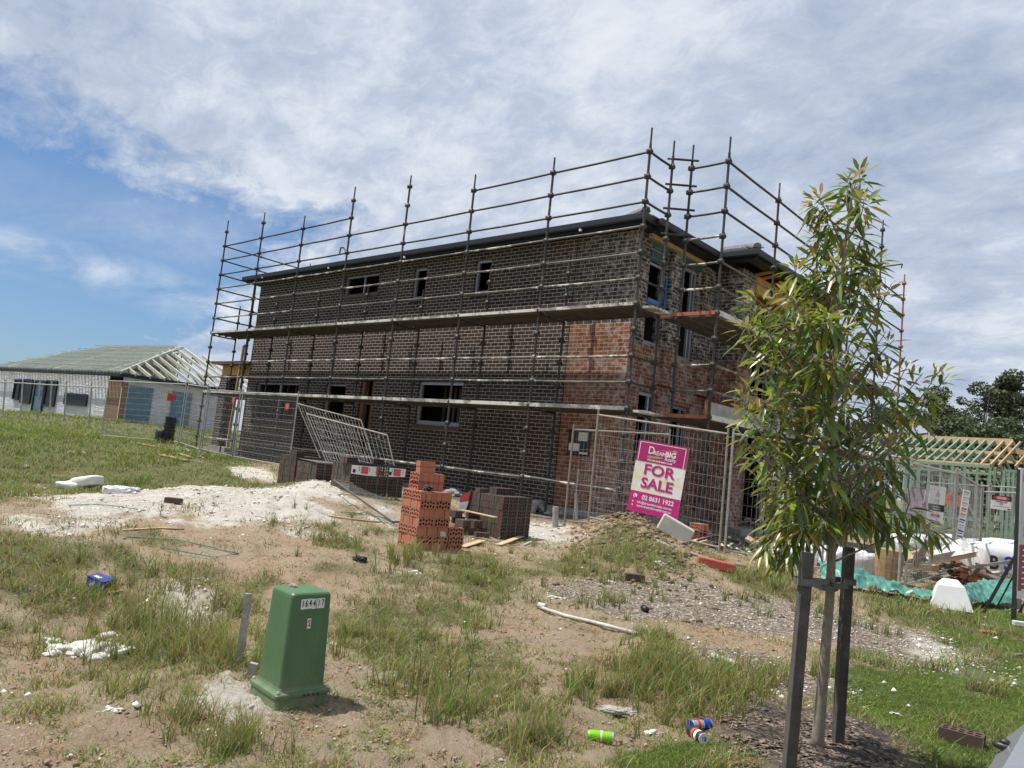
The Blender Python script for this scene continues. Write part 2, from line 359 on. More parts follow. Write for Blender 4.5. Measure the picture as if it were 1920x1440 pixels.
# ------------------------------------------------------------ camera, world, sun
cam=D2.objects.new('camera',D2.cameras.new('camera')); COL.objects.link(cam); scn.camera=cam
cam.matrix_world=Matrix(((CR.x,CU.x,-CF.x,CP.x),(CR.y,CU.y,-CF.y,CP.y),(CR.z,CU.z,-CF.z,CP.z),(0,0,0,1)))
cam.data.sensor_width=36; cam.data.lens=FP/1920*36; cam.data.clip_end=3000; cam.data.clip_start=.05
SUN=Vector((-.36,-.26,.90)).normalized()
sl=D2.lights.new('sun','SUN'); sl.energy=5.6; sl.angle=R(.6); sl.color=(1,.955,.89); so=D2.objects.new('sun',sl); COL.objects.link(so); so.rotation_euler=(-SUN).to_track_quat('-Z','Y').to_euler()
w=D2.worlds.new('World'); scn.world=w; w.use_nodes=True; nt=w.node_tree; bg=nt.nodes['Background']
sky=nt.nodes.new('ShaderNodeTexSky'); sky.sky_type='NISHITA'; sky.sun_disc=False; sky.sun_elevation=math.asin(SUN.z); sky.sun_rotation=math.atan2(SUN.x,SUN.y); sky.air_density=1.0; sky.dust_density=.6; sky.ozone_density=2.0
bg.inputs['Strength'].default_value=.1
dirn=coord(nt,'Generated')
def dotc(v): 
    d=nt.nodes.new('ShaderNodeVectorMath'); d.operation='DOT_PRODUCT'; L(nt,dirn,d.inputs[0]); d.inputs[1].default_value=v; return d.outputs['Value']
def plane_n(a,b):   # signed side of the great circle through two view directions
    n=ray(*a).normalized().cross(ray(*b).normalized()).normalized(); return tuple(n)
sp=nt.nodes.new('ShaderNodeSeparateXYZ'); L(nt,dirn,sp.inputs[0])
zz=mth(nt,'ADD',mth(nt,'MAXIMUM',sp.outputs[2],0.0),.27)
cb=nt.nodes.new('ShaderNodeCombineXYZ'); L(nt,mth(nt,'DIVIDE',sp.outputs[0],zz),cb.inputs[0]); L(nt,mth(nt,'DIVIDE',sp.outputs[1],zz),cb.inputs[1])
mp=nt.nodes.new('ShaderNodeMapping'); L(nt,cb.outputs[0],mp.inputs[0]); mp.inputs['Rotation'].default_value=(0,0,R(25)); mp.inputs['Scale'].default_value=(1.25,1.7,1)
n1=nz(nt,1.1,9,.6,mp.outputs[0],.6); n2=nz(nt,3.2,8,.62,mp.outputs[0],.3); n3=nz(nt,.8,5,.55,mp.outputs[0],.2); n4=nz(nt,9,6,.7,mp.outputs[0],.5)
s1=dotc(plane_n((-60,90),(640,380)))      # <0 above the line
s2=dotc(plane_n((660,390),(420,640)))
test=ray(200,450).normalized(); s1t=test.dot(Vector(plane_n((-60,90),(640,380)))); s2t=test.dot(Vector(plane_n((660,390),(420,640))))
if s1t<0: s1=mth(nt,'MULTIPLY',s1,-1)
if s2t<0: s2=mth(nt,'MULTIPLY',s2,-1)
clear=mth(nt,'MINIMUM',s1,s2)               # >0 inside the blue wedge
cov=mth(nt,'SUBTRACT',mth(nt,'MULTIPLY_ADD',mth(nt,'ADD',mth(nt,'MULTIPLY',n1,.55),mth(nt,'MULTIPLY_ADD',n4,.22,mth(nt,'MULTIPLY',n2,.38))),2.1,-.92),mth(nt,'MULTIPLY',mth(nt,'MAXIMUM',mth(nt,'MINIMUM',clear,.14),-.10),4.6))
mask=ramp(nt,cov,[(.0,(0,0,0)),(.34,(.93,.93,.93))])
# thin streak in the blue
s3=mth(nt,'ABSOLUTE',dotc(plane_n((0,455),(420,575)))); streak=mth(nt,'MULTIPLY',mth(nt,'SUBTRACT',1,mth(nt,'MULTIPLY',s3,28),None,True),mth(nt,'MULTIPLY_ADD',n2,2.6,-.9,True))
s4=mth(nt,'ABSOLUTE',dotc(plane_n((0,375),(400,450)))); st2=mth(nt,'MULTIPLY',mth(nt,'SUBTRACT',1,mth(nt,'MULTIPLY',s4,18),None,True),mth(nt,'MULTIPLY_ADD',n1,2.6,-1.0,True))
mask=mth(nt,'MAXIMUM',mask,mth(nt,'MULTIPLY',mth(nt,'MAXIMUM',streak,st2),.75))
cc=ramp(nt,mth(nt,'ADD',mth(nt,'MULTIPLY',n2,.45),mth(nt,'MULTIPLY_ADD',n4,.30,mth(nt,'MULTIPLY_ADD',n3,.55,-.14))),[(.36,(3.9,4.7,6.2)),(.50,(5.6,6.3,7.5)),(.60,(7.6,8.1,8.9)),(.70,(8.8,9.1,9.5))])
# sky colour: shift the hue a little towards the photo's cleaner blue
skyc=mix(nt,.35,mix(nt,1,sky.outputs[0],(.80,.95,1.10),'MULTIPLY'),(1.55,3.1,6.0))
L(nt,mix(nt,mask,skyc,cc),bg.inputs[0])
scn.view_settings.view_transform='Standard'; scn.view_settings.look='None'; scn.view_settings.exposure=0
scn.cycles.max_bounces=6; scn.cycles.transparent_max_bounces=8
# ------------------------------------------------------------ ground masks
SAND=[blob(400,925,650,945,390,975),blob(560,925,660,925,560,955),blob(250,932,130,948,262,962),blob(450,1300,350,1290,470,1380,.6),blob(1790,1235,1700,1215,1840,1275,.8),blob(1560,1270,1480,1250,1600,1300,.6),blob(100,985,0,970,120,1010,.5),blob(330,1130,260,1120,340,1180,.55),blob(1020,1000,960,985,1020,1020,.7),blob(470,885,430,878,475,900,.8)]
GRAV=[blob(1400,1150,1060,1100,1410,1195),blob(1650,1200,1450,1160,1680,1240,.9),blob(1400,1250,1240,1215,1400,1285,.8),blob(1750,1080,1650,1060,1760,1120,.5)]
MULCH=[blob(1540,1400,1745,1440,1540,1318)]
LAWN=[blob(1870,1200,1760,1180,1880,1260,.9),blob(1620,1230,1560,1225,1640,1250,.6),blob(1800,1165,1740,1160,1810,1190,.8),blob(1300,1440,1120,1450,1290,1392),blob(1850,1350,1560,1330,1860,1240),blob(1700,1320,1570,1300,1720,1400),blob(1880,1170,1800,1150,1880,1210),blob(1760,1290,1700,1280,1760,1330),blob(1620,1290,1560,1280,1620,1330,.8)]
GREEN=[blob(150,850,520,900,200,910),blob(100,810,400,850,100,840),blob(-500,850,400,850,-500,960),blob(60,1050,220,1060,80,1180,.65),blob(310,1160,180,1140,320,1260,.8),blob(560,975,480,965,570,990,.7),blob(620,1010,560,1000,650,1035,.9),blob(900,1065,780,1050,920,1110,.85),
blob(1190,1060,1080,1040,1210,1110,.8),blob(1430,1095,1330,1075,1440,1130,.95),blob(1700,1150,1600,1130,1700,1180,.9),blob(1100,1080,1000,1070,1120,1130,.6),blob(1290,1290,1180,1270,1290,1350,.85),blob(1230,1215,1180,1205,1240,1235,1),blob(740,1180,640,1160,760,1270,.7),blob(900,1250,800,1240,920,1350,.6),
blob(420,1400,330,1380,440,1440,.6),blob(1450,1330,1380,1310,1460,1370,.7),blob(960,1390,880,1370,970,1430,.5),blob(840,1150,760,1140,860,1180,.7),blob(100,1330,0,1310,120,1400,.35),blob(240,1060,180,1040,260,1110,.7),blob(1600,1060,1500,1040,1620,1090,.8),blob(380,1230,330,1200,390,1300,.7)]
BARE=[blob(1020,1180,850,1140,1050,1220,.9),blob(720,1030,640,1015,720,1060,.8),blob(600,1360,480,1330,620,1440,.9),blob(200,1420,80,1400,200,1460,.8),blob(1180,1390,1080,1370,1180,1420,.9),blob(1250,1190,1050,1160,1250,1215,.8),blob(1650,1160,1590,1150,1760,1200,.6),blob(950,1130,880,1120,960,1150,.8),blob(450,1010,380,1000,460,1030,.6),blob(800,1400,700,1380,800,1440,.6)]
def msum(Bs,x,y,**k):
    v=np.zeros_like(x)
    for i,B in enumerate(Bs): v=np.maximum(v,bv(B,x,y,ns=i*7+3,**k))
    return v
def masks(x,y):
    _nc.clear()
    dist=np.hypot(x-CP.x,y-CP.y)
    sand=msum(SAND,x,y,soft=.9,nf=1.6,na=.8); grav=msum(GRAV,x,y,soft=.6,nf=1.6,na=.4); mul=msum(MULCH,x,y,soft=.5,nf=1.6,na=.35); lawn=msum(LAWN,x,y,soft=.3,nf=1.6,na=.35)
    grn=msum(GREEN,x,y,soft=1.1,nf=1.6,na=.8); bare=msum(BARE,x,y,soft=.8,nf=1.6,na=.6)
    far=np.clip((dist-24)/10,0,1)*.85
    n=fbm(x,y,1.5,4,21)
    g=np.clip(.22+(n-.5)*2.2,0,1)*.75
    g=np.maximum(g,far); g=g*(1-bare); g=np.maximum(g,grn); 
    g=g*(1-sand)*(1-grav*.85)*(1-mul*.97); g=np.where(lawn>.3,np.maximum(g,lawn*(1-mul)),g)*(1-.0*lawn)
    # broken lawn patches on the right
    lawn=lawn*(1-mul)*np.clip((fbm(x,y,2.2,4,33)-.33)*9,0,1)
    house=((x>-19.5)&(x<1.3)&(y>-.1)&(y<12))
    g=np.where(house,g*.05,g); lawn=np.where(house,0,lawn)
    return g,sand,grav,mul,lawn,house.astype(float)
# ------------------------------------------------------------ ground sheet
NR,NA=330,620
rr=np.concatenate([[0.0],.9*(600/.9)**(np.linspace(0,1,NR-1)**1.0)])
# finer rings near, angles packed into the view sector
fa=math.atan2(CF.y,CF.x); t=np.linspace(-1,1,NA,endpoint=False); ang=fa+math.pi*(0.30*t+0.70*t**5)
RR,AA=np.meshgrid(rr,ang,indexing='ij'); gx=CP.x+RR*np.cos(AA); gy=CP.y+RR*np.sin(AA)
hz=height(gx,gy); g,sd,gr,mu,lw,hs=masks(gx,gy)
k=np.clip(1-RR/14,0,1)
hz=hz+k*((fbm(gx,gy,9,3,41)-.5)*.075*(1-lw)+(fbm(gx,gy,26,3,43)-.5)*.038*(1-lw))+sd*np.clip(1-RR/25,0,1)*((fbm(gx,gy,5,5,51)-.5)*.17+(fbm(gx,gy,1.6,2,55)-.5)*.12)
verts=np.stack([gx,gy,hz],-1).reshape(-1,3)
i,j=np.meshgrid(np.arange(NR-1),np.arange(NA),indexing='ij'); j2=(j+1)%NA
faces=np.stack([i*NA+j,(i+1)*NA+j,(i+1)*NA+j2,i*NA+j2],-1).reshape(-1,4)
me=D2.meshes.new('ground'); me.vertices.add(len(verts)); me.vertices.foreach_set('co',verts.astype(np.float32).ravel()); me.loops.add(len(faces)*4); me.loops.foreach_set('vertex_index',faces.astype(np.int32).ravel()); me.polygons.add(len(faces)); me.polygons.foreach_set('loop_start',np.arange(0,len(faces)*4,4,dtype=np.int32)); me.polygons.foreach_set('use_smooth',np.ones(len(faces),dtype=bool)); me.update(); me.validate()
def vcol(me,name,arr):
    a=me.color_attributes.new(name,'FLOAT_COLOR','POINT'); a.data.foreach_set('color',np.ascontiguousarray(arr,dtype=np.float32).ravel())
one=np.ones_like(g)
vcol(me,'m1',np.stack([g,sd,gr,one],-1).reshape(-1,4)); vcol(me,'m2',np.stack([mu,lw,hs,one],-1).reshape(-1,4))
gm,nt,b=new_mat('ground_soil'); pos=coord(nt)
def att(nt,nm):
    a=nt.nodes.new('ShaderNodeVertexColor'); a.layer_name=nm; s=nt.nodes.new('ShaderNodeSeparateColor'); L(nt,a.outputs[0],s.inputs[0]); return s.outputs
a1=att(nt,'m1'); a2=att(nt,'m2')
big=nz(nt,.5,4,.6); med=nz(nt,3.3,7,.72); fine=nz(nt,26,6,.78); grit=nz(nt,110,3,.7)
dirt=ramp(nt,mth(nt,'ADD',mth(nt,'MULTIPLY',med,.6),mth(nt,'MULTIPLY',fine,.4)),[(.34,(.15,.105,.07)),(.43,(.38,.285,.195)),(.53,(.58,.455,.335)),(.66,(.74,.64,.52))])
dirt=mix(nt,ramp(nt,big,[(.45,(0,0,0)),(.65,(1,1,1))]),dirt,mix(nt,1,dirt,(1.06,.95,.86),'MULTIPLY'))
# dead thatch
th=nt.nodes.new('ShaderNodeMapping'); L(nt,pos,th.inputs[0]); th.inputs['Rotation'].default_value=(0,0,.7); th.inputs['Scale'].default_value=(1,4,1)
straw=ramp(nt,nz(nt,22,6,.8,th.outputs[0],1.2),[(.38,(.10,.075,.04)),(.5,(.24,.19,.11)),(.62,(.38,.32,.20))])
dirt=mix(nt,mth(nt,'MULTIPLY',ramp(nt,mth(nt,'ADD',mth(nt,'MULTIPLY',med,.5),mth(nt,'MULTIPLY',fine,.5)),[(.44,(0,0,0)),(.56,(1,1,1))]),.5),dirt,straw)
grs=ramp(nt,fine,[(.3,(.045,.06,.018)),(.5,(.10,.125,.035)),(.7,(.19,.20,.075))])
gmask=ramp(nt,mth(nt,'ADD',a1[0],mth(nt,'MULTIPLY_ADD',fine,.9,-.45)),[(.32,(0,0,0)),(.62,(1,1,1))])
c=mix(nt,mth(nt,'MULTIPLY',gmask,.85),dirt,grs)
# scattered white crumbs
vo=nt.nodes.new('ShaderNodeTexVoronoi'); vo.inputs['Scale'].default_value=34; L(nt,pos,vo.inputs['Vector'])
crumb=mth(nt,'MULTIPLY',mth(nt,'LESS_THAN',vo.outputs['Distance'],.25),mth(nt,'GREATER_THAN',nz(nt,2.0,4,.7),.56))
c=mix(nt,mth(nt,'MULTIPLY',crumb,.8),c,(.62,.58,.50))
vg=nt.nodes.new('ShaderNodeTexVoronoi'); vg.inputs['Scale'].default_value=42; L(nt,pos,vg.inputs['Vector']); sc=nt.nodes.new('ShaderNodeSeparateColor'); L(nt,vg.outputs['Color'],sc.inputs[0])
gravc=ramp(nt,sc.outputs[0],[(0,(.16,.12,.09)),(.35,(.34,.27,.21)),(.75,(.50,.44,.37)),(1,(.70,.66,.60))])
gravc=mix(nt,mth(nt,'MULTIPLY',ramp(nt,vg.outputs['Distance'],[(.25,(0,0,0)),(.55,(1,1,1))]),.4),gravc,(.14,.10,.07))
gmk=ramp(nt,mth(nt,'ADD',a1[2],mth(nt,'MULTIPLY_ADD',fine,.8,-.4)),[(.38,(0,0,0)),(.55,(1,1,1))]); c=mix(nt,gmk,c,gravc)
sandc=ramp(nt,mth(nt,'ADD',mth(nt,'MULTIPLY',med,.5),mth(nt,'MULTIPLY',fine,.5)),[(.36,(.36,.30,.23)),(.45,(.60,.55,.47)),(.60,(.80,.76,.68))])
smk=ramp(nt,mth(nt,'ADD',a1[1],mth(nt,'ADD',mth(nt,'MULTIPLY_ADD',fine,.9,-.45),mth(nt,'MULTIPLY_ADD',med,1.0,-.5))),[(.28,(0,0,0)),(.55,(1,1,1))]); c=mix(nt,smk,c,sandc)
lawnc=ramp(nt,fine,[(.3,(.05,.085,.015)),(.6,(.12,.19,.035))]); c=mix(nt,mth(nt,'MULTIPLY',a2[1],.9),c,lawnc)
wv=nt.nodes.new('ShaderNodeTexVoronoi'); wv.inputs['Scale'].default_value=38; mp2=nt.nodes.new('ShaderNodeMapping'); L(nt,pos,mp2.inputs[0]); mp2.inputs['Scale'].default_value=(1,3,1); mp2.inputs['Rotation'].default_value=(0,0,.4); L(nt,mp2.outputs[0],wv.inputs['Vector']); sw=nt.nodes.new('ShaderNodeSeparateColor'); L(nt,wv.outputs['Color'],sw.inputs[0])
mulc=ramp(nt,sw.outputs[0],[(0,(.03,.022,.018)),(.5,(.10,.08,.065)),(1,(.26,.22,.19))]); c=mix(nt,a2[0],c,mulc)
c=mix(nt,mth(nt,'MULTIPLY',a2[2],.8),c,ramp(nt,med,[(.35,(.10,.085,.07)),(.65,(.28,.25,.21))]))
L(nt,c,b.inputs['Base Color']); b.inputs['Roughness'].default_value=.95; b.inputs['Specular IOR Level'].default_value=.15
hh=mth(nt,'ADD',mth(nt,'MULTIPLY',fine,1.0),mth(nt,'MULTIPLY',grit,.4)); hh=mth(nt,'ADD',hh,mth(nt,'MULTIPLY',med,1.4)); bump(nt,b,hh,.05,1.0)
me.materials.append(gm); go=D2.objects.new('ground',me); COL.objects.link(go); tag(go,'bare clay and weedy ground of the building lot','ground',kind='structure')
# ------------------------------------------------------------ grass blades
def blades(name,label,px,py,hgt,wid,lean,col,mat,cat='grass',kind='stuff',zoff=None,seg=3):
    n=len(px); pz=height(px,py)-.01 if zoff is None else zoff
    a=rng.uniform(0,2*math.pi,n); la=rng.uniform(0,2*math.pi,n); dx=np.cos(a)*wid/2; dy=np.sin(a)*wid/2
    ld=lean*hgt; lx=np.cos(la)*ld; ly=np.sin(la)*ld
    V=np.empty((n,2*seg+1,3)); 
    for k in range(seg):
        t=k/seg; wv_=1-t*.75; bx=px+lx*t*t; by=py+ly*t*t; bz=pz+hgt*(t-.25*t*t*np.minimum(lean,1))
        V[:,2*k]=np.stack([bx-dx*wv_,by-dy*wv_,bz],-1); V[:,2*k+1]=np.stack([bx+dx*wv_,by+dy*wv_,bz],-1)
    V[:,2*seg]=np.stack([px+lx,py+ly,pz+hgt*(1-.25*np.minimum(lean,1))],-1)
    nv=2*seg+1; base=(np.arange(n)*nv)[:,None]
    loops=[];starts=[]
    q=[]
    for k in range(seg-1): q.append([2*k,2*k+1,2*k+3,2*k+2])
    tri=[2*seg-2,2*seg-1,2*seg]
    pat=np.array(sum(q,[])+tri); sizes=np.array([4]*(seg-1)+[3]); L_=(base+pat[None,:]).ravel()
    st=np.concatenate([[0],np.cumsum(sizes)[:-1]]); ST=(np.arange(n)*len(pat))[:,None]+st[None,:]
    m=D2.meshes.new(name); m.vertices.add(n*nv); m.vertices.foreach_set('co',V.astype(np.float32).ravel()); m.loops.add(len(L_)); m.loops.foreach_set('vertex_index',L_.astype(np.int32)); m.polygons.add(ST.size); m.polygons.foreach_set('loop_start',ST.astype(np.int32).ravel()); m.update()
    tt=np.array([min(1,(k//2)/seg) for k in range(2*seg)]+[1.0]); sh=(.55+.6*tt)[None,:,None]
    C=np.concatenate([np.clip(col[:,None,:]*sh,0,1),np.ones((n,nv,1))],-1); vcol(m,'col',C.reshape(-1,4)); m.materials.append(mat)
    o=D2.objects.new(name,m); COL.objects.link(o)
    return tag(o,label,cat,kind=kind)
def sample(n,r0,r1,pw=1.0,half=.66):
    u=rng.uniform(0,1,n); r=r0*(r1/r0)**(u**pw); a=fa+rng.uniform(-half,half,n)
    return CP.x+r*np.cos(a),CP.y+r*np.sin(a),r
x,y,r=sample(760000,2.2,62,1.0)
g,sd,gr,mu,lw,hs=masks(x,y)
cl=fbm(x,y,7,3,61); tall=fbm(x,y,1.3,3,77)
prob=np.clip(g*np.clip((cl-.36)*5,0,1.2),0,1)*(1-lw)
keep=rng.uniform(0,1,len(x))<prob*.62+.02*(1-sd)*(1-mu)*(1-hs)*(1-lw)
x,y,r,g,tall,cl=[q[keep] for q in (x,y,r,g,tall,cl)]
hg=(.035+.11*np.clip((tall-.35)*3,0,1)*g+.03*g)*rng.uniform(.5,1.5,len(x)); far=np.clip((r-6)/25,0,1)
wd=.0035+.0009*r*.8; hg=hg*(1+.5*far)
dry=rng.uniform(0,1,len(x)); thr=.30+.45*np.clip((r-13)/8,0,1)*1.0
gcol=np.stack([rng.uniform(.12,.24,len(x)),rng.uniform(.19,.30,len(x)),rng.uniform(.025,.06,len(x))],-1)
dcol=np.stack([rng.uniform(.24,.42,len(x)),rng.uniform(.20,.34,len(x)),rng.uniform(.09,.17,len(x))],-1)
isdry=(dry>.50+.42*np.clip((r-11)/8,0,1))[:,None]
col=np.where(isdry,dcol,gcol)
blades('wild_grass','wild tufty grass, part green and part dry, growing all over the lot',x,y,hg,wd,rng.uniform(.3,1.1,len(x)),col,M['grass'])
# lawn
x,y,r=sample(620000,2.0,14,1.0,.62); g,sd,gr,mu,lw,hs=masks(x,y); keep=rng.uniform(0,1,len(x))<lw*.9; x,y,r=x[keep],y[keep],r[keep]
yl=fbm(x,y,1.7,3,91)[:,None]
lc=np.stack([rng.uniform(.13,.22,len(x)),rng.uniform(.19,.28,len(x)),rng.uniform(.025,.05,len(x))],-1)*(.6+.7*yl)
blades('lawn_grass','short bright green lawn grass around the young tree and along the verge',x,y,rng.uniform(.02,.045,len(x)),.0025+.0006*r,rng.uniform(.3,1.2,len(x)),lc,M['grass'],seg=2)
# tall tussocks
TUS=[(300,1190,60,34,.36),(240,1120,60,26,.32),(400,1230,45,24,.32),(200,1200,30,10,.22),(460,1150,25,10,.26),(700,1200,50,22,.22),(790,1290,40,20,.24),(850,1340,35,16,.22),(1230,1240,45,26,.17),(1180,1290,50,26,.22),(1290,1310,60,36,.22),(1390,1300,40,24,.22),(1450,1280,30,14,.22),(1560,1270,18,10,.24),(1090,1300,35,18,.2),
(620,1010,50,22,.22),(780,1050,30,22,.3),(900,1080,60,26,.2),(1440,1100,60,30,.24),(1190,1075,60,26,.24),(1650,1155,60,30,.22),(1100,1060,40,16,.22),(1120,1140,30,12,.2),(350,1360,40,12,.2),(450,1400,40,14,.2),(980,1400,30,10,.2),(100,1210,30,10,.16),(900,1170,30,10,.2),(560,1140,20,7,.2),(1700,1085,40,14,.3),(1560,1080,60,20,.25),(230,1300,30,10,.18),(1010,1390,20,8,.2),(1340,1270,30,14,.2)]
X=[];Y=[];H=[];W=[];LN=[];C=[]
for (U,V,sp_,n,hh_) in TUS:
    for k in range(int(n*1.3)):
        q=G(U+random.gauss(0,sp_),V+random.gauss(0,sp_*.45)); d=(q-CP).length
        nb=random.randint(10,22)
        for _ in range(nb):
            X.append(q.x+random.gauss(0,.02)); Y.append(q.y+random.gauss(0,.02)); H.append(hh_*random.uniform(.35,1.1)); W.append(.0035+.0004*d); LN.append(random.uniform(.1,.8))
            C.append((random.uniform(.13,.24),random.uniform(.19,.30),random.uniform(.03,.07)) if random.random()<.66 else (random.uniform(.24,.4),random.uniform(.2,.31),random.uniform(.08,.15)))
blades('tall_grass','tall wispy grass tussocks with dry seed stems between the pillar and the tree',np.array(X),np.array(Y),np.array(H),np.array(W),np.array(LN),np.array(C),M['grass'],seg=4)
x,y,r=sample(520000,2.2,20,1.0); g,sd,gr,mu,lw,hs=masks(x,y); dn=fbm(x,y,4,4,131)
keep=rng.uniform(0,1,len(x))<np.clip((dn-.38)*5,0,1)*(1-sd*.8)*(1-mu)*(1-lw)*(1-gr*.6)*(1-hs)*.8; x,y,r=[q[keep] for q in (x,y,r)]
tc=np.stack([rng.uniform(.24,.56,len(x)),rng.uniform(.19,.46,len(x)),rng.uniform(.10,.26,len(x))],-1)
blades('dead_thatch','flattened dead straw and thatch lying between the green tufts',x,y,rng.uniform(.008,.03,len(x)),.0025+.0006*r,rng.uniform(1.2,3.5,len(x)),tc,M['grass'],seg=2)
x,y,r=sample(210000,2.4,22,1.0); g,sd,gr,mu,lw,hs=masks(x,y); dn=fbm(x,y,2.7,4,151)
keep=rng.uniform(0,1,len(x))<np.clip((dn-.42)*6,0,1)*(1-sd)*(1-mu)*(1-lw)*(1-gr*.8)*(1-hs)*.7; x,y,r=[q[keep] for q in (x,y,r)]
tc=np.stack([rng.uniform(.12,.24,len(x)),rng.uniform(.21,.33,len(x)),rng.uniform(.03,.06,len(x))],-1)
blades('low_weeds','low bright green broad leaved weeds creeping over the clay',x,y,rng.uniform(.012,.035,len(x)),.005+.0008*r,rng.uniform(.4,1.8,len(x)),tc,M['grass'],seg=2)
# loose crumbs, stones and mulch chips as real pieces
def crumbs(name,label,cat,n,mat,r0,r1,acc,s0,s1,flat=.6,half=.62,elong=1):
    x,y,r=sample(n,r0,r1,1,half); mk=masks(x,y); keep=rng.uniform(0,1,len(x))<acc(mk,x,y); x,y,r=x[keep],y[keep],r[keep]; n=len(x); z=height(x,y)
    s=(s0+(s1-s0)*rng.uniform(0,1,n)**3)*(1+.05*r); a=rng.uniform(0,6.28,n)
    base=np.array([[1,0,0],[-.5,.87,0],[-.5,-.87,0],[0,0,1],[0,0,-1],[.45,.8,.2]]); F=np.array([[0,5,3],[5,1,3],[1,2,3],[2,0,3],[5,0,4],[1,5,4],[2,1,4],[0,2,4]])
    B=base[None]*(1+rng.uniform(-.35,.35,(n,6,3))); ex=s*elong; V=np.empty((n,6,3)); ca,sa=np.cos(a),np.sin(a)
    V[...,0]=x[:,None]+(B[...,0]*ca[:,None]*ex[:,None]-B[...,1]*sa[:,None]*s[:,None]); V[...,1]=y[:,None]+(B[...,0]*sa[:,None]*ex[:,None]+B[...,1]*ca[:,None]*s[:,None]); V[...,2]=z[:,None]+B[...,2]*s[:,None]*flat+s[:,None]*.15
    Fi=(np.arange(n)[:,None,None]*6+F[None]).reshape(-1,3)
    m=D2.meshes.new(name); m.vertices.add(n*6); m.vertices.foreach_set('co',V.astype(np.float32).ravel()); m.loops.add(Fi.size); m.loops.foreach_set('vertex_index',Fi.astype(np.int32).ravel()); m.polygons.add(len(Fi)); m.polygons.foreach_set('loop_start',np.arange(0,Fi.size,3,dtype=np.int32)); m.update()
    vcol(m,'col',np.repeat(np.concatenate([np.repeat(rng.uniform(.35,1.1,(n,1)),3,1),np.ones((n,1))],-1)[:,None,:],6,1).reshape(-1,4)); m.materials.append(mat); o=D2.objects.new(name,m); COL.objects.link(o); return tag(o,label,cat,kind='stuff')
def vmat(name,col):
    m,nt,b=new_mat(name); a=nt.nodes.new('ShaderNodeVertexColor'); a.layer_name='col'; L(nt,mix(nt,1,a.outputs[0],col,'MULTIPLY'),b.inputs['Base Color']); b.inputs['Roughness'].default_value=.9; return m
crumbs('gravel_stones','pale loose gravel stones strewn across the driveway strip','gravel',90000,vmat('gravel_stone',(.66,.58,.49)),3,14,lambda m,x,y:m[2]*.6,.005,.013,.6)
crumbs('bark_mulch','grey brown bark mulch chips around the young tree','mulch',90000,vmat('mulch_chip',(.24,.18,.14)),2.4,7,lambda m,x,y:m[3]*.9,.006,.013,.35,.62,2.6)
crumbs('sand_clods','white sand clods scattered over the sand patch','sand',60000,vmat('sand_clod',(.86,.82,.74)),5,26,lambda m,x,y:m[1]*.34*(1-m[4]*.7),.006,.024)
crumbs('soil_clods','brown clods and crumbs of clay lying on the bare soil','soil',60000,vmat('soil_clod',(.40,.29,.20)),2.4,14,lambda m,x,y:(1-m[0])*(1-m[1])*(1-m[3])*(1-m[4])*(1-m[5])*.22,.005,.014)
def moundw(x,y):
    cx,cy,Mm,am=HILL[2]; u=Mm[0,0]*(x-cx)+Mm[0,1]*(y-cy); v=Mm[1,0]*(x-cx)+Mm[1,1]*(y-cy); return np.exp(-(u*u+v*v)*1.6)
crumbs('mound_clods','coarse clods and stones covering the dirt mound by the sale sign','soil',160000,vmat('mound_clod',(.26,.18,.115)),6,14,lambda m,x,y:moundw(x,y)*.6,.006,.036)
crumbs('white_rubble_bits','small white plaster bits littering the lot','rubble',12000,vmat('white_bit',(.8,.78,.72)),3,24,lambda m,x,y:(1-m[5])*(1-m[3])*np.clip((fbm(x,y,.9,3,99)-.5)*5,0,1)*.10,.008,.022)
# ------------------------------------------------------------ the brick house
HX0,HX1,HY0,HY1=-16.3,-.92,1.25,10.2; WT=6.05; GB=-.30
house=thing('brick_house','large two storey house of dark brown brick, red at its corner, under construction inside scaffolding','house',(-8.6,5.5,0))
def wall_rects(mb,axis,c,t,u0,u1,z0,z1,ops):
    us=sorted({u0,u1}|{o[0] for o in ops}|{o[1] for o in ops}); zs=sorted({z0,z1}|{o[2] for o in ops}|{o[3] for o in ops})
    eps=1e-6
    cells={}
    for i in range(len(us)-1):
        for j in range(len(zs)-1):
            um=(us[i]+us[i+1])/2; zm=(zs[j]+zs[j+1])/2
            cells[i,j]=not any(o[0]<um<o[1] and o[2]<zm<o[3] for o in ops)
    def pt(u,d,z): return (u,c+d,z) if axis=='y' else (c+d,u,z)
    I=len(us)-1;J=len(zs)-1
    for (i,j),on in cells.items():
        if not on: continue
        a,b_,p,q=us[i],us[i+1],zs[j],zs[j+1]
        f=[pt(a,0,p),pt(b_,0,p),pt(b_,0,q),pt(a,0,q)]; g_=[pt(b_,t,p),pt(a,t,p),pt(a,t,q),pt(b_,t,q)]
        mb.quad(*f); mb.quad(*g_)
        for (di,dj,e0,e1) in ((-1,0,(a,p),(a,q)),(1,0,(b_,p),(b_,q)),(0,-1,(a,p),(b_,p)),(0,1,(a,q),(b_,q))):
            if not cells.get((i+di,j+dj),False): mb.quad(pt(e0[0],0,e0[1]),pt(e1[0],0,e1[1]),pt(e1[0],t,e1[1]),pt(e0[0],t,e0[1]))
LW=[(-11.34,-9.68,5.28,5.88),(-8.15,-7.62,4.99,5.86),(-5.76,-5.2,4.98,5.85),(-9.93,-9.27,.6,2.72),(-7.42,-5.72,1.57,2.72),(-11.65,-10.63,1.5,2.6),(-15.7,-13.1,1.38,2.6),(-2.28,-1.66,1.16,1.72)]
FW=[(1.78,2.48,3.72,5.85),(3.18,3.95,3.62,5.8),(1.8,2.55,1.0,2.68),(3.15,4.0,.3,2.55)]
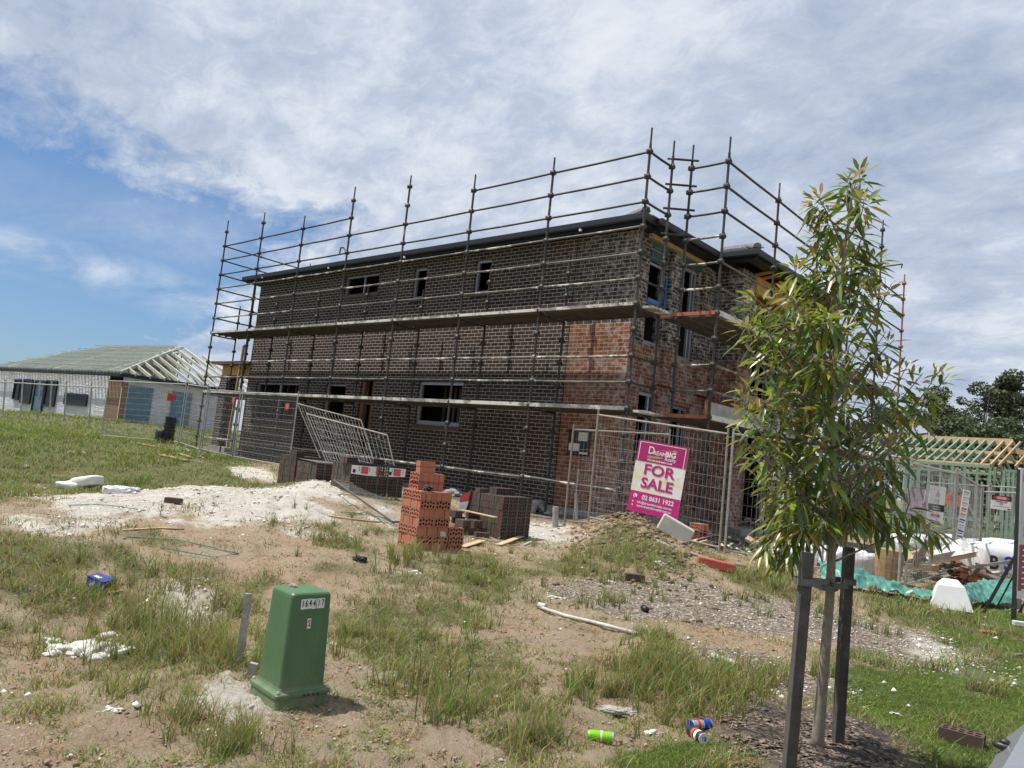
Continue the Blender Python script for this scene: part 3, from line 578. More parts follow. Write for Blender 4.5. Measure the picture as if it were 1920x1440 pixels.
mb=MB(); wall_rects(mb,'y',HY0,.23,HX0,HX1,GB,WT,LW); mb.build('wall',M['wall'],house)
mb=MB(); wall_rects(mb,'x',HX1-.002,-.23,HY0+.23,4.62,GB,WT,FW); mb.build('wall',M['wall'],house)
# projecting balcony pier and porch brickwork
BX=-.12
mb=MB(); mb.box2((HX1+.002,4.62,-.3),(BX,4.86,6.0)); mb.box2((BX-.35,4.862,-.3),(BX-.001,5.32,6.0)); mb.build('pier',M['wall'],house)
mb=MB(); mb.box2((BX-.40,9.3,-.3),(BX,9.9,6.0)); mb.build('pier',M['wall'],house)
mb=MB(); mb.box2((HX1-.25,4.87,-.3),(HX1,7.2,2.75)); mb.box2((HX1-.25,8.6,-.3),(HX1,10.2,6.0)); mb.build('wall',M['wall'],house)
mb=MB(); mb.box2((HX0,HY0+.232,GB),(HX0+.23,HY1,WT)); mb.box2((HX0+.23,HY1-.23,GB),(HX1-.3,HY1,WT)); mb.build('wall',M['wall'],house)
# projecting brick nibs between the tall front windows
mb=MB(); mb.box2((HX1,2.56,2.9),(HX1+.10,3.10,5.95)); mb.box2((HX1,4.08,2.9),(HX1+.10,4.60,5.95)); mb.build('wall_nib',M['wall'],house)
# structure inside
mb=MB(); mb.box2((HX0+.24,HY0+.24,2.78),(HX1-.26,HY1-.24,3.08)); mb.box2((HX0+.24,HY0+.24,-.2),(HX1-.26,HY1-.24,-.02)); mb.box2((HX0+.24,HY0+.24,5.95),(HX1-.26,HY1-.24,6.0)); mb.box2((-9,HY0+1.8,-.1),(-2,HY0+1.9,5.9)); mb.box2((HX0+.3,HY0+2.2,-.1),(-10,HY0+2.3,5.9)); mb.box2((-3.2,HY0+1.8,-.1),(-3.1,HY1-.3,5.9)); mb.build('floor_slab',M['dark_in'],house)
class _S(MB):
    def bar(s,*a,**k): m=MB(); m.bar(*a,**k); return m.build('stud',M['stud'],house)
mb=_S()
for x0 in np.arange(-7.3,-5.8,.2): mb.bar((x0,HY0+.9,0),(x0,HY0+.9,2.7),.045,.09)
for x0 in np.arange(-11.2,-9.7,.35): mb.bar((x0,HY0+1.1,3.1),(x0,HY0+1.1,5.9),.045,.09)
for y0 in np.arange(1.9,2.5,.22): mb.bar((HX1-.9,y0,.0),(HX1-.9,y0,5.9),.045,.09)
for x0 in (-9.85,-9.40): mb.bar((x0,HY0+.4,.6),(x0,HY0+.4,2.7),.05,.09)
for x0 in np.arange(-15.5,-13.2,.5): mb.bar((x0,HY0+.8,0),(x0,HY0+.8,2.7),.045,.09)
mb=MB(); mb.box2((-9.9,HY0+.05,.6),(-9.78,HY0+.2,2.70)); mb.box2((-9.42,HY0+.05,.6),(-9.3,HY0+.2,2.70)); mb.box2((-9.78,HY0+.06,2.05),(-9.42,HY0+.18,2.15)); mb.build('door_frame',M['timber_dark'],house)
def window(axis,c,u0,u1,z0,z1,bars=(),t=.05,dep=.12,pane=False,inn=.07):
    s_=1 if axis=='y' else -1
    def B(a,b_): 
        return ((a[0],c+s_*a[1],a[2]),(b_[0],c+s_*b_[1],b_[2])) if axis=='y' else ((c+s_*a[1],a[0],a[2]),(c+s_*b_[1],b_[0],b_[2]))
    mb=MB(); e=.003
    for a,b_ in (((u0+e,inn,z0+e),(u0+t,inn+.06,z1-e)),((u1-t,inn,z0+e),(u1-e,inn+.06,z1-e)),((u0+t,inn,z0+e),(u1-t,inn+.06,z0+t)),((u0+t,inn,z1-t),(u1-t,inn+.06,z1-e))): mb.box2(*B(a,b_))
    for k,(kd,v) in enumerate(bars):
        if kd=='v': mb.box2(*B((v-t*.4,inn+.005,z0+t),(v+t*.4,inn+.055,z1-t)))
        else: mb.box2(*B((u0+t,inn+.005,v-t*.4),(u1-t,inn+.055,v+t*.4)))
    w_=mb.build('window',M['alu'],house)
    if pane:
        mb=MB(); mb.box2(*B((u0+t,inn+.03,z0+t),(u1-t,inn+.036,z1-t))); mb.build('pane',M['glass'],w_)
    return w_
window('y',HY0,*LW[0],bars=[('v',-10.45)]); window('y',HY0,*LW[1],t=.07); window('y',HY0,*LW[2],t=.07)
window('y',HY0,*LW[4],t=.08,bars=[('h',1.66)]); window('y',HY0,*LW[5],t=.05); window('y',HY0,*LW[6],bars=[('v',-14.3)])
window('x',HX1,*FW[0],t=.07,bars=[('h',5.5),('h',4.62)],pane=False); window('x',HX1,*FW[1],t=.08,bars=[('v',3.75)]); window('x',HX1,*FW[2],t=.08,bars=[('v',2.3)]); window('x',HX1,*FW[3],t=.08,bars=[('v',3.72)])
# brick-on-edge sills
def sill(axis,c,u0,u1,z):
    mb=MB(); u=u0-.04
    while u<u1+.02:
        if axis=='y': mb.box((u+.038,c-.012+.05,z-.055),(.066,.16,.11),Matrix.Rotation(R(-12),3,'X'))
        else: mb.box((c+.012-.05,u+.038,z-.055),(.16,.066,.11),Matrix.Rotation(R(12),3,'Y'))
        u+=.078
    mb.build('sill',M['br_sill'],house)
M['br_sill']=smallbrick('sill_brick',(.10,.07,.058),(.14,.10,.08))
for i in (0,1,2,4,6): sill('y',HY0,LW[i][0],LW[i][1],LW[i][2])
# blue film and green boards at the front windows
mb=MB(); mb.box2((HX1-.05,1.86,4.62),(HX1-.03,2.42,4.72)); mb.box2((HX1+.001,2.47,4.5),(HX1+.02,2.53,5.3)); mb.build('protective_film',M['blue_film'],house)
for a,b_ in (((HX1-.03,1.70,5.87),(HX1+.015,2.52,6.04)),((HX1-.03,3.15,5.82),(HX1+.015,4.05,6.04)),((HX1-.06,1.84,5.54),(HX1-.02,2.42,5.78))): mb=MB(); mb.box2(a,b_); mb.build('green_lintel_board',M['green_wrap'],house)
# meter box
mb=MB(); mb.box2((-2.26,HY0+.02,1.18),(-1.68,HY0+.2,1.70)); me_=mb.build('meter_box',M['black'],house)
mb=MB(); mb.box2((-2.24,HY0+.004,1.26),(-1.96,HY0+.018,1.42)); mb.box2((-2.0,HY0+.003,1.48),(-1.76,HY0+.019,1.67)); mb.box2((-1.95,HY0+.004,1.2),(-1.72,HY0+.018,1.24)); mb.build('meter_panel',M['white'],me_)
# eaves, gutter, roof
def strip(name,pts,prof,mat,parent,closed=False):
    """sweep a vertical profile (out,z) along a plan polyline whose right-hand side is outwards"""
    mb=MB(); n=len(pts); P2=[Vector((p[0],p[1])) for p in pts]; rings=[]
    for i in range(n):
        d1=(P2[i]-P2[i-1]).normalized() if i>0 else (P2[1]-P2[0]).normalized(); d2=(P2[i+1]-P2[i]).normalized() if i<n-1 else d1
        n1=Vector((d1.y,-d1.x)); n2=Vector((d2.y,-d2.x)); m_=(n1+n2); m_=m_/max(.3,m_.dot(n1)) 
        rings.append([Vector((P2[i].x+m_.x*o,P2[i].y+m_.y*o,z)) for o,z in prof])
    for i in range(n-1):
        for k in range(len(prof)-1): mb.quad(rings[i][k],rings[i+1][k],rings[i+1][k+1],rings[i][k+1])
    return mb.build(name,mat,parent)
EP=[(HX0-.45,HY1+.3),(HX0-.45,HY0-.35),(-1.0,HY0-.35),(-.62,HY0-.35),(-.62,HY0+.12),(-.48,HY0+.12),(-.48,4.05),(.42,4.05),(.42,10.1)]
strip('gutter',EP,[(-.30,6.055),(0,6.055),(0,6.10),(.085,6.085),(.10,6.12),(.10,6.225),(.085,6.235),(.075,6.225),(.06,6.20),(.0,6.21),(-.30,6.3)],M['fascia'],house)
strip('fascia',EP,[(-.02,6.03),(-.02,6.21),(-.045,6.21),(-.045,6.03),(-.02,6.03)],M['fascia'],house)
mb=MB(); mb.quad((HX0-.5,HY0-.34,6.062),(-.63,HY0-.34,6.062),(-.63,HY0+.1,6.062),(HX0-.5,HY0+.1,6.062)); mb.quad((-.92,HY0,6.064),(-.48,HY0+.14,6.064),(-.48,4.2,6.064),(-.92,4.2,6.064)); mb.build('soffit',M['fascia'],house)
ex0,ex1,ey0,ey1=HX0-.5,-.55,HY0-.37,HY1+.3; ez=6.235; pt=.34; hw=(ey1-ey0)/2; rz=ez+hw*pt
mb=MB(); A_=(ex0,ey0,ez);B_=(ex1,ey0,ez);C_=(ex1,ey1,ez);D_=(ex0,ey1,ez);Rl=(ex0+hw,ey0+hw,rz);Rr=(ex1-hw,ey0+hw,rz)
mb.quad(A_,B_,Rr,Rl); mb.quad(B_,C_,Rr); mb.quad(C_,D_,Rl,Rr); mb.quad(D_,A_,Rl)
bx0,bx1,by0,by1=-1.2,.45,4.02,10.13; bw=(by1-by0)/2
mb.quad((bx0,by0,ez+.01),(bx1,by0,ez+.01),(bx1-2.4,by0+bw,ez+bw*pt),(bx0-3,by0+bw,ez+bw*pt)); mb.quad((bx1,by0,ez+.01),(bx1,by1,ez+.01),(bx1-2.4,by0+bw,ez+bw*pt)); mb.quad((bx1,by1,ez+.01),(bx0,by1,ez+.01),(bx0-3,by0+bw,ez+bw*pt),(bx1-2.4,by0+bw,ez+bw*pt))
rf=mb.build('roof',M['tile'],house)
# tile edges along the eaves and hips
mb=MB()
for k in range(52):
    x0=ex0+.02+k*.306
    if x0+.3>ex1: break
    mb.box((x0+.15,ey0+.14,ez+.062),(.292,.36,.028),Matrix.Rotation(math.atan(pt),3,'X'))
for k in range(8): mb.box((ex1-.12-k*.0,ey0+.35+k*.306,ez+.06),(.36,.292,.028),Matrix.Rotation(math.atan(pt),3,'Y'))
for k in range(5): mb.box((bx1-1.35+k*.306,by0+.14,ez+.07),(.292,.36,.028),Matrix.Rotation(math.atan(pt),3,'X'))
for k in range(20): mb.box((bx1-.14,by0+.2+k*.306,ez+.07),(.36,.292,.028),Matrix.Rotation(math.atan(pt),3,'Y'))
mb.build('tile_edge',M['tile'],rf)
mb=MB(); mb.path([(ex1,ey0,ez+.05),(Rr[0],Rr[1],Rr[2]+.05)],.10,8); mb.path([(bx1,by0,ez+.06),(bx1-2.4,by0+bw,ez+bw*pt+.05)],.10,8); mb.path([Rl,Rr],.10,8); mb.build('ridge_cap',M['tile'],rf)
mb=MB(); mb.box2((-.90,1.6,5.96),(-.80,4.0,6.055)); mb.build('soffit_bearer',M['timber'],house)
mb=MB(); mb.box2((BX-.07,5.32,5.55),(BX+.03,9.3,5.98)); mb.box2((-.9,5.0,5.62),(-.80,9.0,5.98)); mb.bar((BX-.02,5.25,5.99),(.3,5.25,6.04),.06,.05); mb.build('balcony_beam',M['lvl'],house)
mb=MB()
for y0 in np.arange(5.6,9.2,.6): mb=MB(); mb.bar((BX-.02,y0,5.99),(.36,y0,6.03),.05,.06); mb.build('rafter_tail',M['lvl'],house)
mb=MB(); mb.box2((-3.1,4.9,2.78),(BX+.02,9.3,3.06)); mb.build('balcony_floor',M['timber'],house)
mb=MB()
for y0 in np.arange(5.4,9.2,.45): mb.bar((BX-.25,y0,3.06),(BX-.25,y0,4.05),.045,.07)
mb.bar((BX-.25,5.35,4.05),(BX-.25,9.3,4.05),.05,.09); mb.build('balustrade_frame',M['tgrey'],house)
mb=MB(); mb.bar((BX+.1,6.9,2.78),(BX-.1,8.0,-.2),.16,.05); mb.bar((BX-.1,8.0,-.2),(BX-.1,8.4,-.25),.16,.05); mb.bar((BX,6.6,-.2),(BX,6.6,2.78),.09,.09); mb.bar((BX,9.0,-.2),(BX,9.0,2.78),.09,.09); mb.build('porch_post',M['white'],house)
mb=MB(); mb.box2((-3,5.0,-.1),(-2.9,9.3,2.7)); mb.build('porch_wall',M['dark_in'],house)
# slab edge
mb=MB(); mb.box2((HX0-.02,HY0-.03,-.35),(HX1+.02,HY0-.001,.03)); mb.box2((HX1+.002,HY0,-.4),(HX1+.04,4.6,.0)); mb.box2((-.9,4.9,-.5),(.15,10.2,-.12)); mb.box2((.15,5.2,-.6),(.5,9.8,-.3)); mb.build('slab',M['concrete'],house)
# little gutter overflow clips
for (U,V) in ((615,502),(757,482),(1087,431),(491,520)):
    q=onY(U,V,HY0-.46); mb=MB(); mb.tube(q,q+Vector((0,.05,0)),.028,10); mb.build('overflow_cap',M['white'],house)
# rear covered patio at the left end
mb=MB(); q=P(402,840,27); mb.box2((-18.35,1.30,-.1),(-17.88,1.75,2.85)); mb.build('patio_pier',M['wall'],house)
mb=MB(); mb.box2((-18.6,1.45,2.86),(-16.32,1.55,3.22)); mb.box2((-18.6,1.55,2.86),(-18.5,5,3.22)); mb.build('patio_beam',M['lvl'],house)
mb=MB(); mb.box2((-19.0,1.2,3.24),(-16.32,5.2,3.30)); mb.build('patio_roof',M['timber_dark'],house)
mb=MB(); mb.bar((-17.2,1.3,-.1),(-17.0,1.3,3.9),.09,.045); mb.bar((-17.6,1.9,.9),(-16.4,1.9,.9),.09,.05); mb.build('prop',M['timber'],house)
mb=MB(); mb.box2((-18.3,3.8,0),(-16.4,3.85,2.7)); mb.build('patio_wall',M['wrap'],house)
mb=MB(); mb.box2((-18.6,.9,-.1),(-16.4,1.9,.14)); mb.box2((-18.0,1.0,.14),(-16.8,1.5,.3)); mb.build('patio_slab',M['concrete'],house)
# ------------------------------------------------------------ scaffold
scaf=thing('scaffold','modular steel tube scaffold with plank decks wrapped round the brick house','scaffold',(-8,-.1,0))
def upright(x,y,z0,z1,mat='sc_dark',spig=.32,lean=0):
    mb=MB(); p=lambda z:(x,y,z); rr_=.0262
    mb.tube(p(z0),p(z1-spig),rr_,8); mb.tube(p(z1-spig),p(z1),.019,8)
    z=.6
    while z<z1-.2:
        if z>z0: mb.lathe((x,y,z),[(.048,-.04),(.070,-.012),(.070,.014),(.042,.055)],8); mb.box((x+.045,y-.03,z+.01),(.022,.022,.11)); mb.box((x-.045,y-.035,z+.0),(.022,.022,.09))
        z+=.5
    mb.lathe((x,y,z0),[(.075,0),(.075,.01),(.02,.012),(.02,.1)],8)
    mb.build('upright_pole',M[mat],scaf)
tops=[7.58,7.45,7.5,7.9,8.0,7.5,7.95,8.0]
for i in range(8): upright(-2.4*i,0,gz(-2.4*i,0)-.02,tops[i],'sc_dark')
YI=.86
intop=[5.7,5.6,5.45,5.5,5.6,5.55,5.6,5.5]
for i in range(1,8): upright(-2.4*i,YI,gz(-2.4*i,YI),[0,5.6,5.5,5.1,5.45,5.5,5.4,5.2][i],'sc_dark',.12)
def ledger(p0,p1,mat='sc_light',r=.0235,ends=True):
    p0=Vector(p0);p1=Vector(p1); d=(p1-p0).normalized(); mb=MB(); a=p0+d*.04;b_=p1-d*.04
    m_=(a+b_)/2+Vector((random.uniform(-.004,.004),random.uniform(-.004,.004),-.008)); mb.path([a,m_,b_],r,8)
    if ends:
        for q in (a,b_): mb.box(q+Vector((0,0,.005)),(.05,.045,.075))
    mb.build('ledger_rail',M[mat],scaf)
for i in range(7):
    x0,x1=-2.4*i,-2.4*(i+1)
    for z in (.6,2.6,3.1,4.6,5.1,5.62,6.1,6.6,7.1):
        if z==7.1 and i in (2,3): continue
        if z==.6 and i==0: ledger((x0-.05,0,.57),(x1,0,.62),'sc_light'); continue
        mat='sc_light' if (z<5.8 and random.random()<.8) else 'sc_dark'
        ledger((x0,0,z),(x1,0,z),mat)
    # deck lifts
    for z in (2.1,4.1):
        for k in range(4):
            y=.105+k*.235; dz=random.uniform(-.008,.008); sg=random.uniform(-.02,.005); 
            mb=MB(); mb.box2((x1+.03,y-.108,z-.03+dz),(x0-.03,y+.108,z+.012+dz)); mb.box2((x1+.03,y-.108,z-.062+dz),(x0-.03,y-.10,z-.03+dz)); mb.box2((x1+.03,y+.10,z-.062+dz),(x0-.03,y+.108,z-.03+dz)); mb.build('deck_plank',M['plank_under'],scaf)
        mb=MB(); mb.bar((x1+.02,-.03,z+.0),(x0-.02,-.03,z+.0),.05,.075 if z<3 else .06); mb.build('toe_rail',M['sc_plank'],scaf)
for i in range(8):
    for z in (2.02,4.02): ledger((-2.4*i,.03,z),(-2.4*i,YI,z),'sc_dark',.024)
# left return of the scaffold
for y,zt in ((1.35,7.15),(3.4,8.05)): upright(-16.85,y,0.0,{1.35:6.3,3.4:7.4}[y],'sc_dark')
for z in (4.6,5.1,5.6,6.1,6.6,7.1): ledger((-16.8,0,z),(-16.85,1.35,z),'sc_dark'); ledger((-16.85,1.35,z),(-16.85,3.4,z),'sc_dark')
# front face of the scaffold
FXo,FXi=1.1,-.12
upright(0,.85,-.1,7.65,'sc_dark'); upright(.30,1.1,-.15,7.6,'sc_dark')
FYs=[1.1,3.5,5.9,8.3,10.7,13.1]
for y,t_ in zip(FYs,(7.6,7.5,7.5,7.5,8.9,7.9)): upright(FXo,y,gz(FXo,y),t_,'sc_dark' if y!=13.1 else 'sc_orange')
for y in FYs[1:5]: upright(FXi if y<4.3 else .28,y,-.3,4.3,'sc_dark',.1)
for z in (6.1,6.6,7.1,5.1,4.6,3.1,2.6): ledger((0,0,z),(0,.85,z),'sc_dark')
for z in (5.72,6.25,6.75,7.28): mb=MB(); mb.path([(-.10,.80,z),(.42,1.15,z-.02)],.024,8); mb.build('brace',M['sc_dark'],scaf)
for z in (7.1,6.6,6.1,5.62,5.1,4.6,3.1,2.6): ledger((.30,1.1,z),(FXo,1.1,z),'sc_dark' if z>5.7 else 'sc_light',.025)
for a,b_ in zip(FYs[:-1],FYs[1:]):
    for z in (7.1,6.6,6.1,5.1,4.6,3.1,2.6): ledger((FXo,a,z),(FXo,b_,z),'sc_dark' if z>5.5 else 'sc_light')
    for z in (2.1,4.1):
        for k in range(4):
            x=FXi+.12+k*.3; dz=random.uniform(-.01,.01); mb=MB(); mb.box2((x-.12,a+.03,z-.05+dz),(x+.12,b_-.03,z+.012+dz)); mb.build('deck_plank',M['plank_under'],scaf)
        mb=MB(); mb.bar((FXo+.02,a+.02,z+.01),(FXo+.02,b_-.02,z+.01),.05,.10); mb.build('toe_rail',M['sc_plank'],scaf)
mb=MB(); mb.box2((FXo-.03,1.2,2.17),(FXo-.01,3.4,2.40)); mb.build('kick_board',M['concrete'],scaf)
for z in (2.1,4.1):
    mb=MB(); mb.bar((-.25,1.05,z),(FXo,1.05,z),.05,.07); mb.build('transom',M['sc_orange'],scaf)
    for k in range(3):
        mb=MB(); mb.box2((-.25+k*.02,1.1+k*.0+.03,z-.07),(.02,1.2,z-.02)) if False else mb.box2((.02,.18+k*.24,z-.05),(.26,.40+k*.24,z)); mb.build('deck_plank',M['sc_plank'],scaf)
mb=MB(); mb.bar((FXo-.02,1.02,2.13),(FXo-.02,1.02,2.42),.03,.05); mb.build('bracket',M['sc_orange'],scaf)
mb=MB(); mb.path([onY(1655,500,10.7),onY(1692,495,10.7)],.022,8); mb.path([onY(1692,495,10.7),onY(1690,503,10.7)],.018,8); mb.build('bracket',M['sc_dark'],scaf)
mb=MB(); mb.path([(-9.6,0,6.12),(-9.95,.1,6.32),(-10.3,.25,6.40)],.024,8); mb.path([(-10.3,.25,6.40),(-10.33,.25,6.22)],.02,8); mb.build('bracket',M['sc_dark'],scaf)
# ------------------------------------------------------------ temporary fence panels
def panel(label,bl,br,h,tilt=0,mat='galv',group='temporary mesh fence panels',rail2=None,pitch=.07,hp=.19,low=.04,yaw_tilt=None,skirt=None):
    bl=Vector(bl);br=Vector(br); wv_=(br-bl); wd_=wv_.length; X_=wv_.normalized(); side=X_.cross(Vector((0,0,1))).normalized(); up=(Vector((0,0,1))*math.cos(tilt)+side*math.sin(tilt)).normalized(); Yd=up
    t=thing('mesh_fence',label,'fence panel',bl,group)
    pt_=lambda u,v: bl+X_*u+Yd*v
    mb=MB()
    for u in (0.0,wd_): mb.path([pt_(u,0),pt_(u,h+.06)],.019,8)
    mb.path([pt_(0,h-.04),pt_(wd_,h-.04)],.019,8); mb.path([pt_(0,low+.04),pt_(wd_,low+.04)],.016,8)
    if rail2: mb.path([pt_(0,h*rail2),pt_(wd_,h*rail2)],.013,8)
    mb.build('frame',M[mat],t)
    wr=.0034 if (bl-CP).length>17 else .0022
    mb=MB(); n=int(wd_/pitch)
    for k in range(1,n): u=wd_*k/n; o=side*random.uniform(-.004,.004); mb.tube(pt_(u,low+.04)+o,pt_(u,h-.04)+o,wr,3,cap=False)
    nh=int(h/hp)
    for k in range(1,nh): v=low+.04+(h-.1)*k/nh; mb.tube(pt_(0,v),pt_(wd_,v),wr,3,cap=False)
    mb.build('wire_mesh',M['wire'],t); return t,pt_,side
pn=panel('free-standing mesh fence panel angled across the grass, furthest left',P(188,820,26.7),P(333,833,25.2),2.05)
mb=MB(); q=P(322,745,25.6); mb.box(q,(.02,.30,.26)); 
solo(mb,'warning_sign',M['red_label'],'small faded red notice hanging on the furthest left mesh panel','sign','red notices on the mesh fence')
panel('mesh fence panel seen edge-on beside the furthest left panel',P(337,834,25.1),P(373,847,23.4),2.05)
panel('narrow mesh fence panel in front of the brick patio pier',P(377,847,23.2),P(434,860,21.6),1.95)
panel('mesh fence panel standing just left of the strapped dark brick packs',P(438,861,21.5),P(541,880,19.4),1.95)
for (U,V,D,l) in ((438,750,22,'small faded red notice on the mesh panel before the patio pier'),(539,762,19.6,'small faded red notice at the top right of the mesh panel beside the brick packs')):
    mb=MB(); mb.box(P(U,V,D),(.14,.02,.15)); solo(mb,'warning_sign',M['red_label'],l,'sign','red notices on the mesh fence')
def quadpanel(label,tl,tr,brr,bll,mat='galv',n=20,nh=8,name='mesh_fence'):
    t=thing(name,label,'fence panel',bll,'temporary mesh fence panels'); tl,tr,brr,bll=[Vector(q) for q in (tl,tr,brr,bll)]
    mb=MB()
    mb.path([tl,tr],.017,8); mb.build('top_rail',M[mat],t); mb=MB()
    for a,b_ in ((tr,brr),(brr,bll),(bll,tl)): mb.path([a,b_],.016,8)
    mb.build('frame',M['fencedark'],t); mb=MB()
    for k in range(1,n): f=k/n; mb.tube(tl.lerp(tr,f),bll.lerp(brr,f),.0015,3,cap=False)
    for k in range(1,nh): f=k/nh; mb.tube(tl.lerp(bll,f),tr.lerp(brr,f),.0015,3,cap=False)
    mb.build('wire_mesh',M['wire'],t); return t
quadpanel('mesh fence panel leaning askew against the scaffold, the further of the two',P(558,757,19),P(677,788,17.2),P(712,902,15.4),P(606,872,17.4),'fencegrime')
quadpanel('mesh fence panel leaning askew against the scaffold, the nearer of the two',P(575,776,18.0),P(726,816,16.0),P(752,930,14.8),P(618,880,16.6),'fencegrime')
def Gz(U,V,dz): q=G(U,V); return Vector((q.x,q.y,q.z+dz))
quadpanel('mesh fence panel lying flat on the rubble between brick packs and orange bricks',Gz(622,926,.22),Gz(745,931,.12),Gz(800,985,.05),Gz(735,986,.06),'fencegrime',28,7)
pb=panel('mesh fence panel carrying the pink sale sign',P(1103,978,13.3),P(1348,1036,12.0),1.92,mat='fencegrime',rail2=None)
panel('mesh fence panel partly behind the one with the pink sale sign',P(1058,985,13.9),P(1240,1000,13.5),1.80,mat='fencegrime')
panel('mesh fence panel directly right of the pink sale sign',P(1358,1040,11.95),P(1540,1075,11.7),1.95)
panel('mesh fence panel behind the trunk of the young tree',P(1548,1080,11.8),P(1684,1108,11.5),2.05)
panel('mesh fence panel carrying the grey danger board',P(1697,1106,11.6),P(1783,1080,14.4),1.98)
panel('mesh fence panel with the narrow notice board, receding at right',P(1786,1080,14.4),P(1833,1085,16.2),2.0)
panel('mesh fence panel behind the tall sign board at the right edge',P(1836,1086,16.2),P(1990,1100,15.5),1.9)
panel('rear mesh fence panel far right in front of the green timber frames',P(1700,1030,22),P(1850,1045,21),2.0)
panel('rear mesh fence panel far right, nearest the picture edge',P(1853,1045,21),P(2000,1060,20),2.0)
# ------------------------------------------------------------ helpers in the horizontal camera frame
rh=Vector((CR.x,CR.y,0)).normalized(); fh=Vector((CF.x,CF.y,0)).normalized(); UP=Vector((0,0,1))
def above(U,V,q):
    d=ray(U,V); t=((q-CP).dot(fh))/d.dot(fh); return CP+d*t
def onpl(U,V,p0,n): d=ray(U,V); return CP+d*((Vector(p0)-CP).dot(n)/d.dot(n))
def frame2(deg): a=R(deg); return rh*math.cos(a)+fh*math.sin(a), -rh*math.sin(a)+fh*math.cos(a)
# ------------------------------------------------------------ bricks
def brick_mesh(name,mat,holes=True):
    mb=MB(); Lx,Ty,Hz=.226,.072,.1075
    if holes:
        xs0=[-Lx/2+.016+k*.0415 for k in range(5)]
        for sgn in ((-1,) if True else ()):
            y=sgn*Ty/2; y2=y+.03
            prev=-Lx/2
            for k,x0 in enumerate(xs0):
                x1=x0+.026
                mb.quad((prev,y,-Hz/2),(x0,y,-Hz/2),(x0,y,Hz/2),(prev,y,Hz/2))
                zc=[(-.040,-.008),(.012,.038)] if k%2==0 else [(-.044,-.026),(-.012,.016),(.028,.046)]
                zc=[(-.040,-.010),(.008,.036)] if k%2==0 else [(-.030,-.0),(.020,.046)]
                pz=-Hz/2
                for (a,b_) in zc:
                    mb.quad((x0,y,pz),(x1,y,pz),(x1,y,a),(x0,y,a)); mb.mi=1
                    mb.quad((x0,y,a),(x1,y,a),(x1,y2,a),(x0,y2,a)); mb.quad((x0,y2,b_),(x1,y2,b_),(x1,y,b_),(x0,y,b_)); mb.quad((x0,y,b_),(x0,y,a),(x0,y2,a),(x0,y2,b_)); mb.quad((x1,y,a),(x1,y,b_),(x1,y2,b_),(x1,y2,a)); mb.quad((x0,y2,a),(x1,y2,a),(x1,y2,b_),(x0,y2,b_)); mb.mi=0
                    pz=b_
                mb.quad((x0,y,pz),(x1,y,pz),(x1,y,Hz/2),(x0,y,Hz/2)); prev=x1
            mb.quad((prev,y,-Hz/2),(Lx/2,y,-Hz/2),(Lx/2,y,Hz/2),(prev,y,Hz/2))
        h=[-Lx/2,Lx/2,-Ty/2,Ty/2,-Hz/2,Hz/2]; a,b_,c_,d_,e_,f_=h
        mb.quad((b_,d_,e_),(a,d_,e_),(a,d_,f_),(b_,d_,f_)); mb.quad((a,d_,e_),(a,c_,e_),(a,c_,f_),(a,d_,f_)); mb.quad((b_,c_,e_),(b_,d_,e_),(b_,d_,f_),(b_,c_,f_)); mb.quad((a,c_,f_),(b_,c_,f_),(b_,d_,f_),(a,d_,f_)); mb.quad((a,d_,e_),(b_,d_,e_),(b_,c_,e_),(a,c_,e_))
    else: mb.box((0,0,0),(Lx,Ty,Hz))
    o=mb.build(name,[mat,M['br_holes']],None,Vector((0,0,0)))
    return o
bo=brick_mesh('brick',M['br_orange']); bd=brick_mesh('brick',M['br_dark']); bdp=brick_mesh('brick',M['br_dark'],False); PROTO=[bo,bd,bdp]
def put_brick(proto,c,xd,zd=UP,jit=.003,parent=None,label=None,group=None):
    o=proto.copy(); COL.objects.link(o); xd=Vector(xd).normalized(); zd=Vector(zd).normalized(); yd=zd.cross(xd).normalized(); zd=xd.cross(yd)
    c=Vector(c)+Vector([random.uniform(-jit,jit) for _ in range(2)]+[0]); rj=Matrix.Rotation(random.uniform(-jit*6,jit*6),4,'Z')
    m=Matrix(((xd.x,yd.x,zd.x,0),(xd.y,yd.y,zd.y,0),(xd.z,yd.z,zd.z,0),(0,0,0,1)))
    org=WORLD.get(parent.name,Vector((0,0,0))) if parent else Vector((0,0,0))
    o.matrix_world=Matrix.Translation(c-org)@rj@m
    if parent: o.parent=parent; o.matrix_parent_inverse=Matrix(); o.matrix_basis=Matrix.Translation(c-org)@rj@m
    if label: tag(o,label,'brick',group)
    return o
# the loose orange stack (laid on edge, courses crossing)
e1,e2=frame2(37); q0=P(777,1040,9.45); q0.z=gz(q0.x,q0.y)-.04; ORD=['bottom','second','third','fourth','fifth','sixth','seventh','eighth','ninth','topmost']
for k in range(7):
    z=q0.z+.055+.1105*k; top=(k==6)
    sh=Vector((random.uniform(-.008,.008),random.uniform(-.008,.008),0))
    for i in range(6):
        for j in range(2):
            if k%2==0:   # bricks run away along e2, ends on the right face, cores on the left
                if not(i==0 or j==0 or top or True and i==5): continue
                if i==5 and j==1 and not top: continue
                c=q0+e1*(.038+.0775*i)+e2*(.115+.232*j)+sh; lab='orange brick on edge in the %s course of the loose stack, laid end-on'%ORD[k]
                put_brick(bo,(c.x,c.y,z),-e2,UP,.003,None,lab,'loose orange bricks stacked on the grass')
            else:
                if not(i==0 or j==0): continue
                c=q0+e1*(.115+.232*j)+e2*(.038+.0775*i)+sh; lab='orange brick in the %s course of the loose stack, holes facing outwards'%ORD[k]
                put_brick(bo,(c.x,c.y,z),e1,UP,.003,None,lab,'loose orange bricks stacked on the grass')
z=q0.z+.055+.1105*7
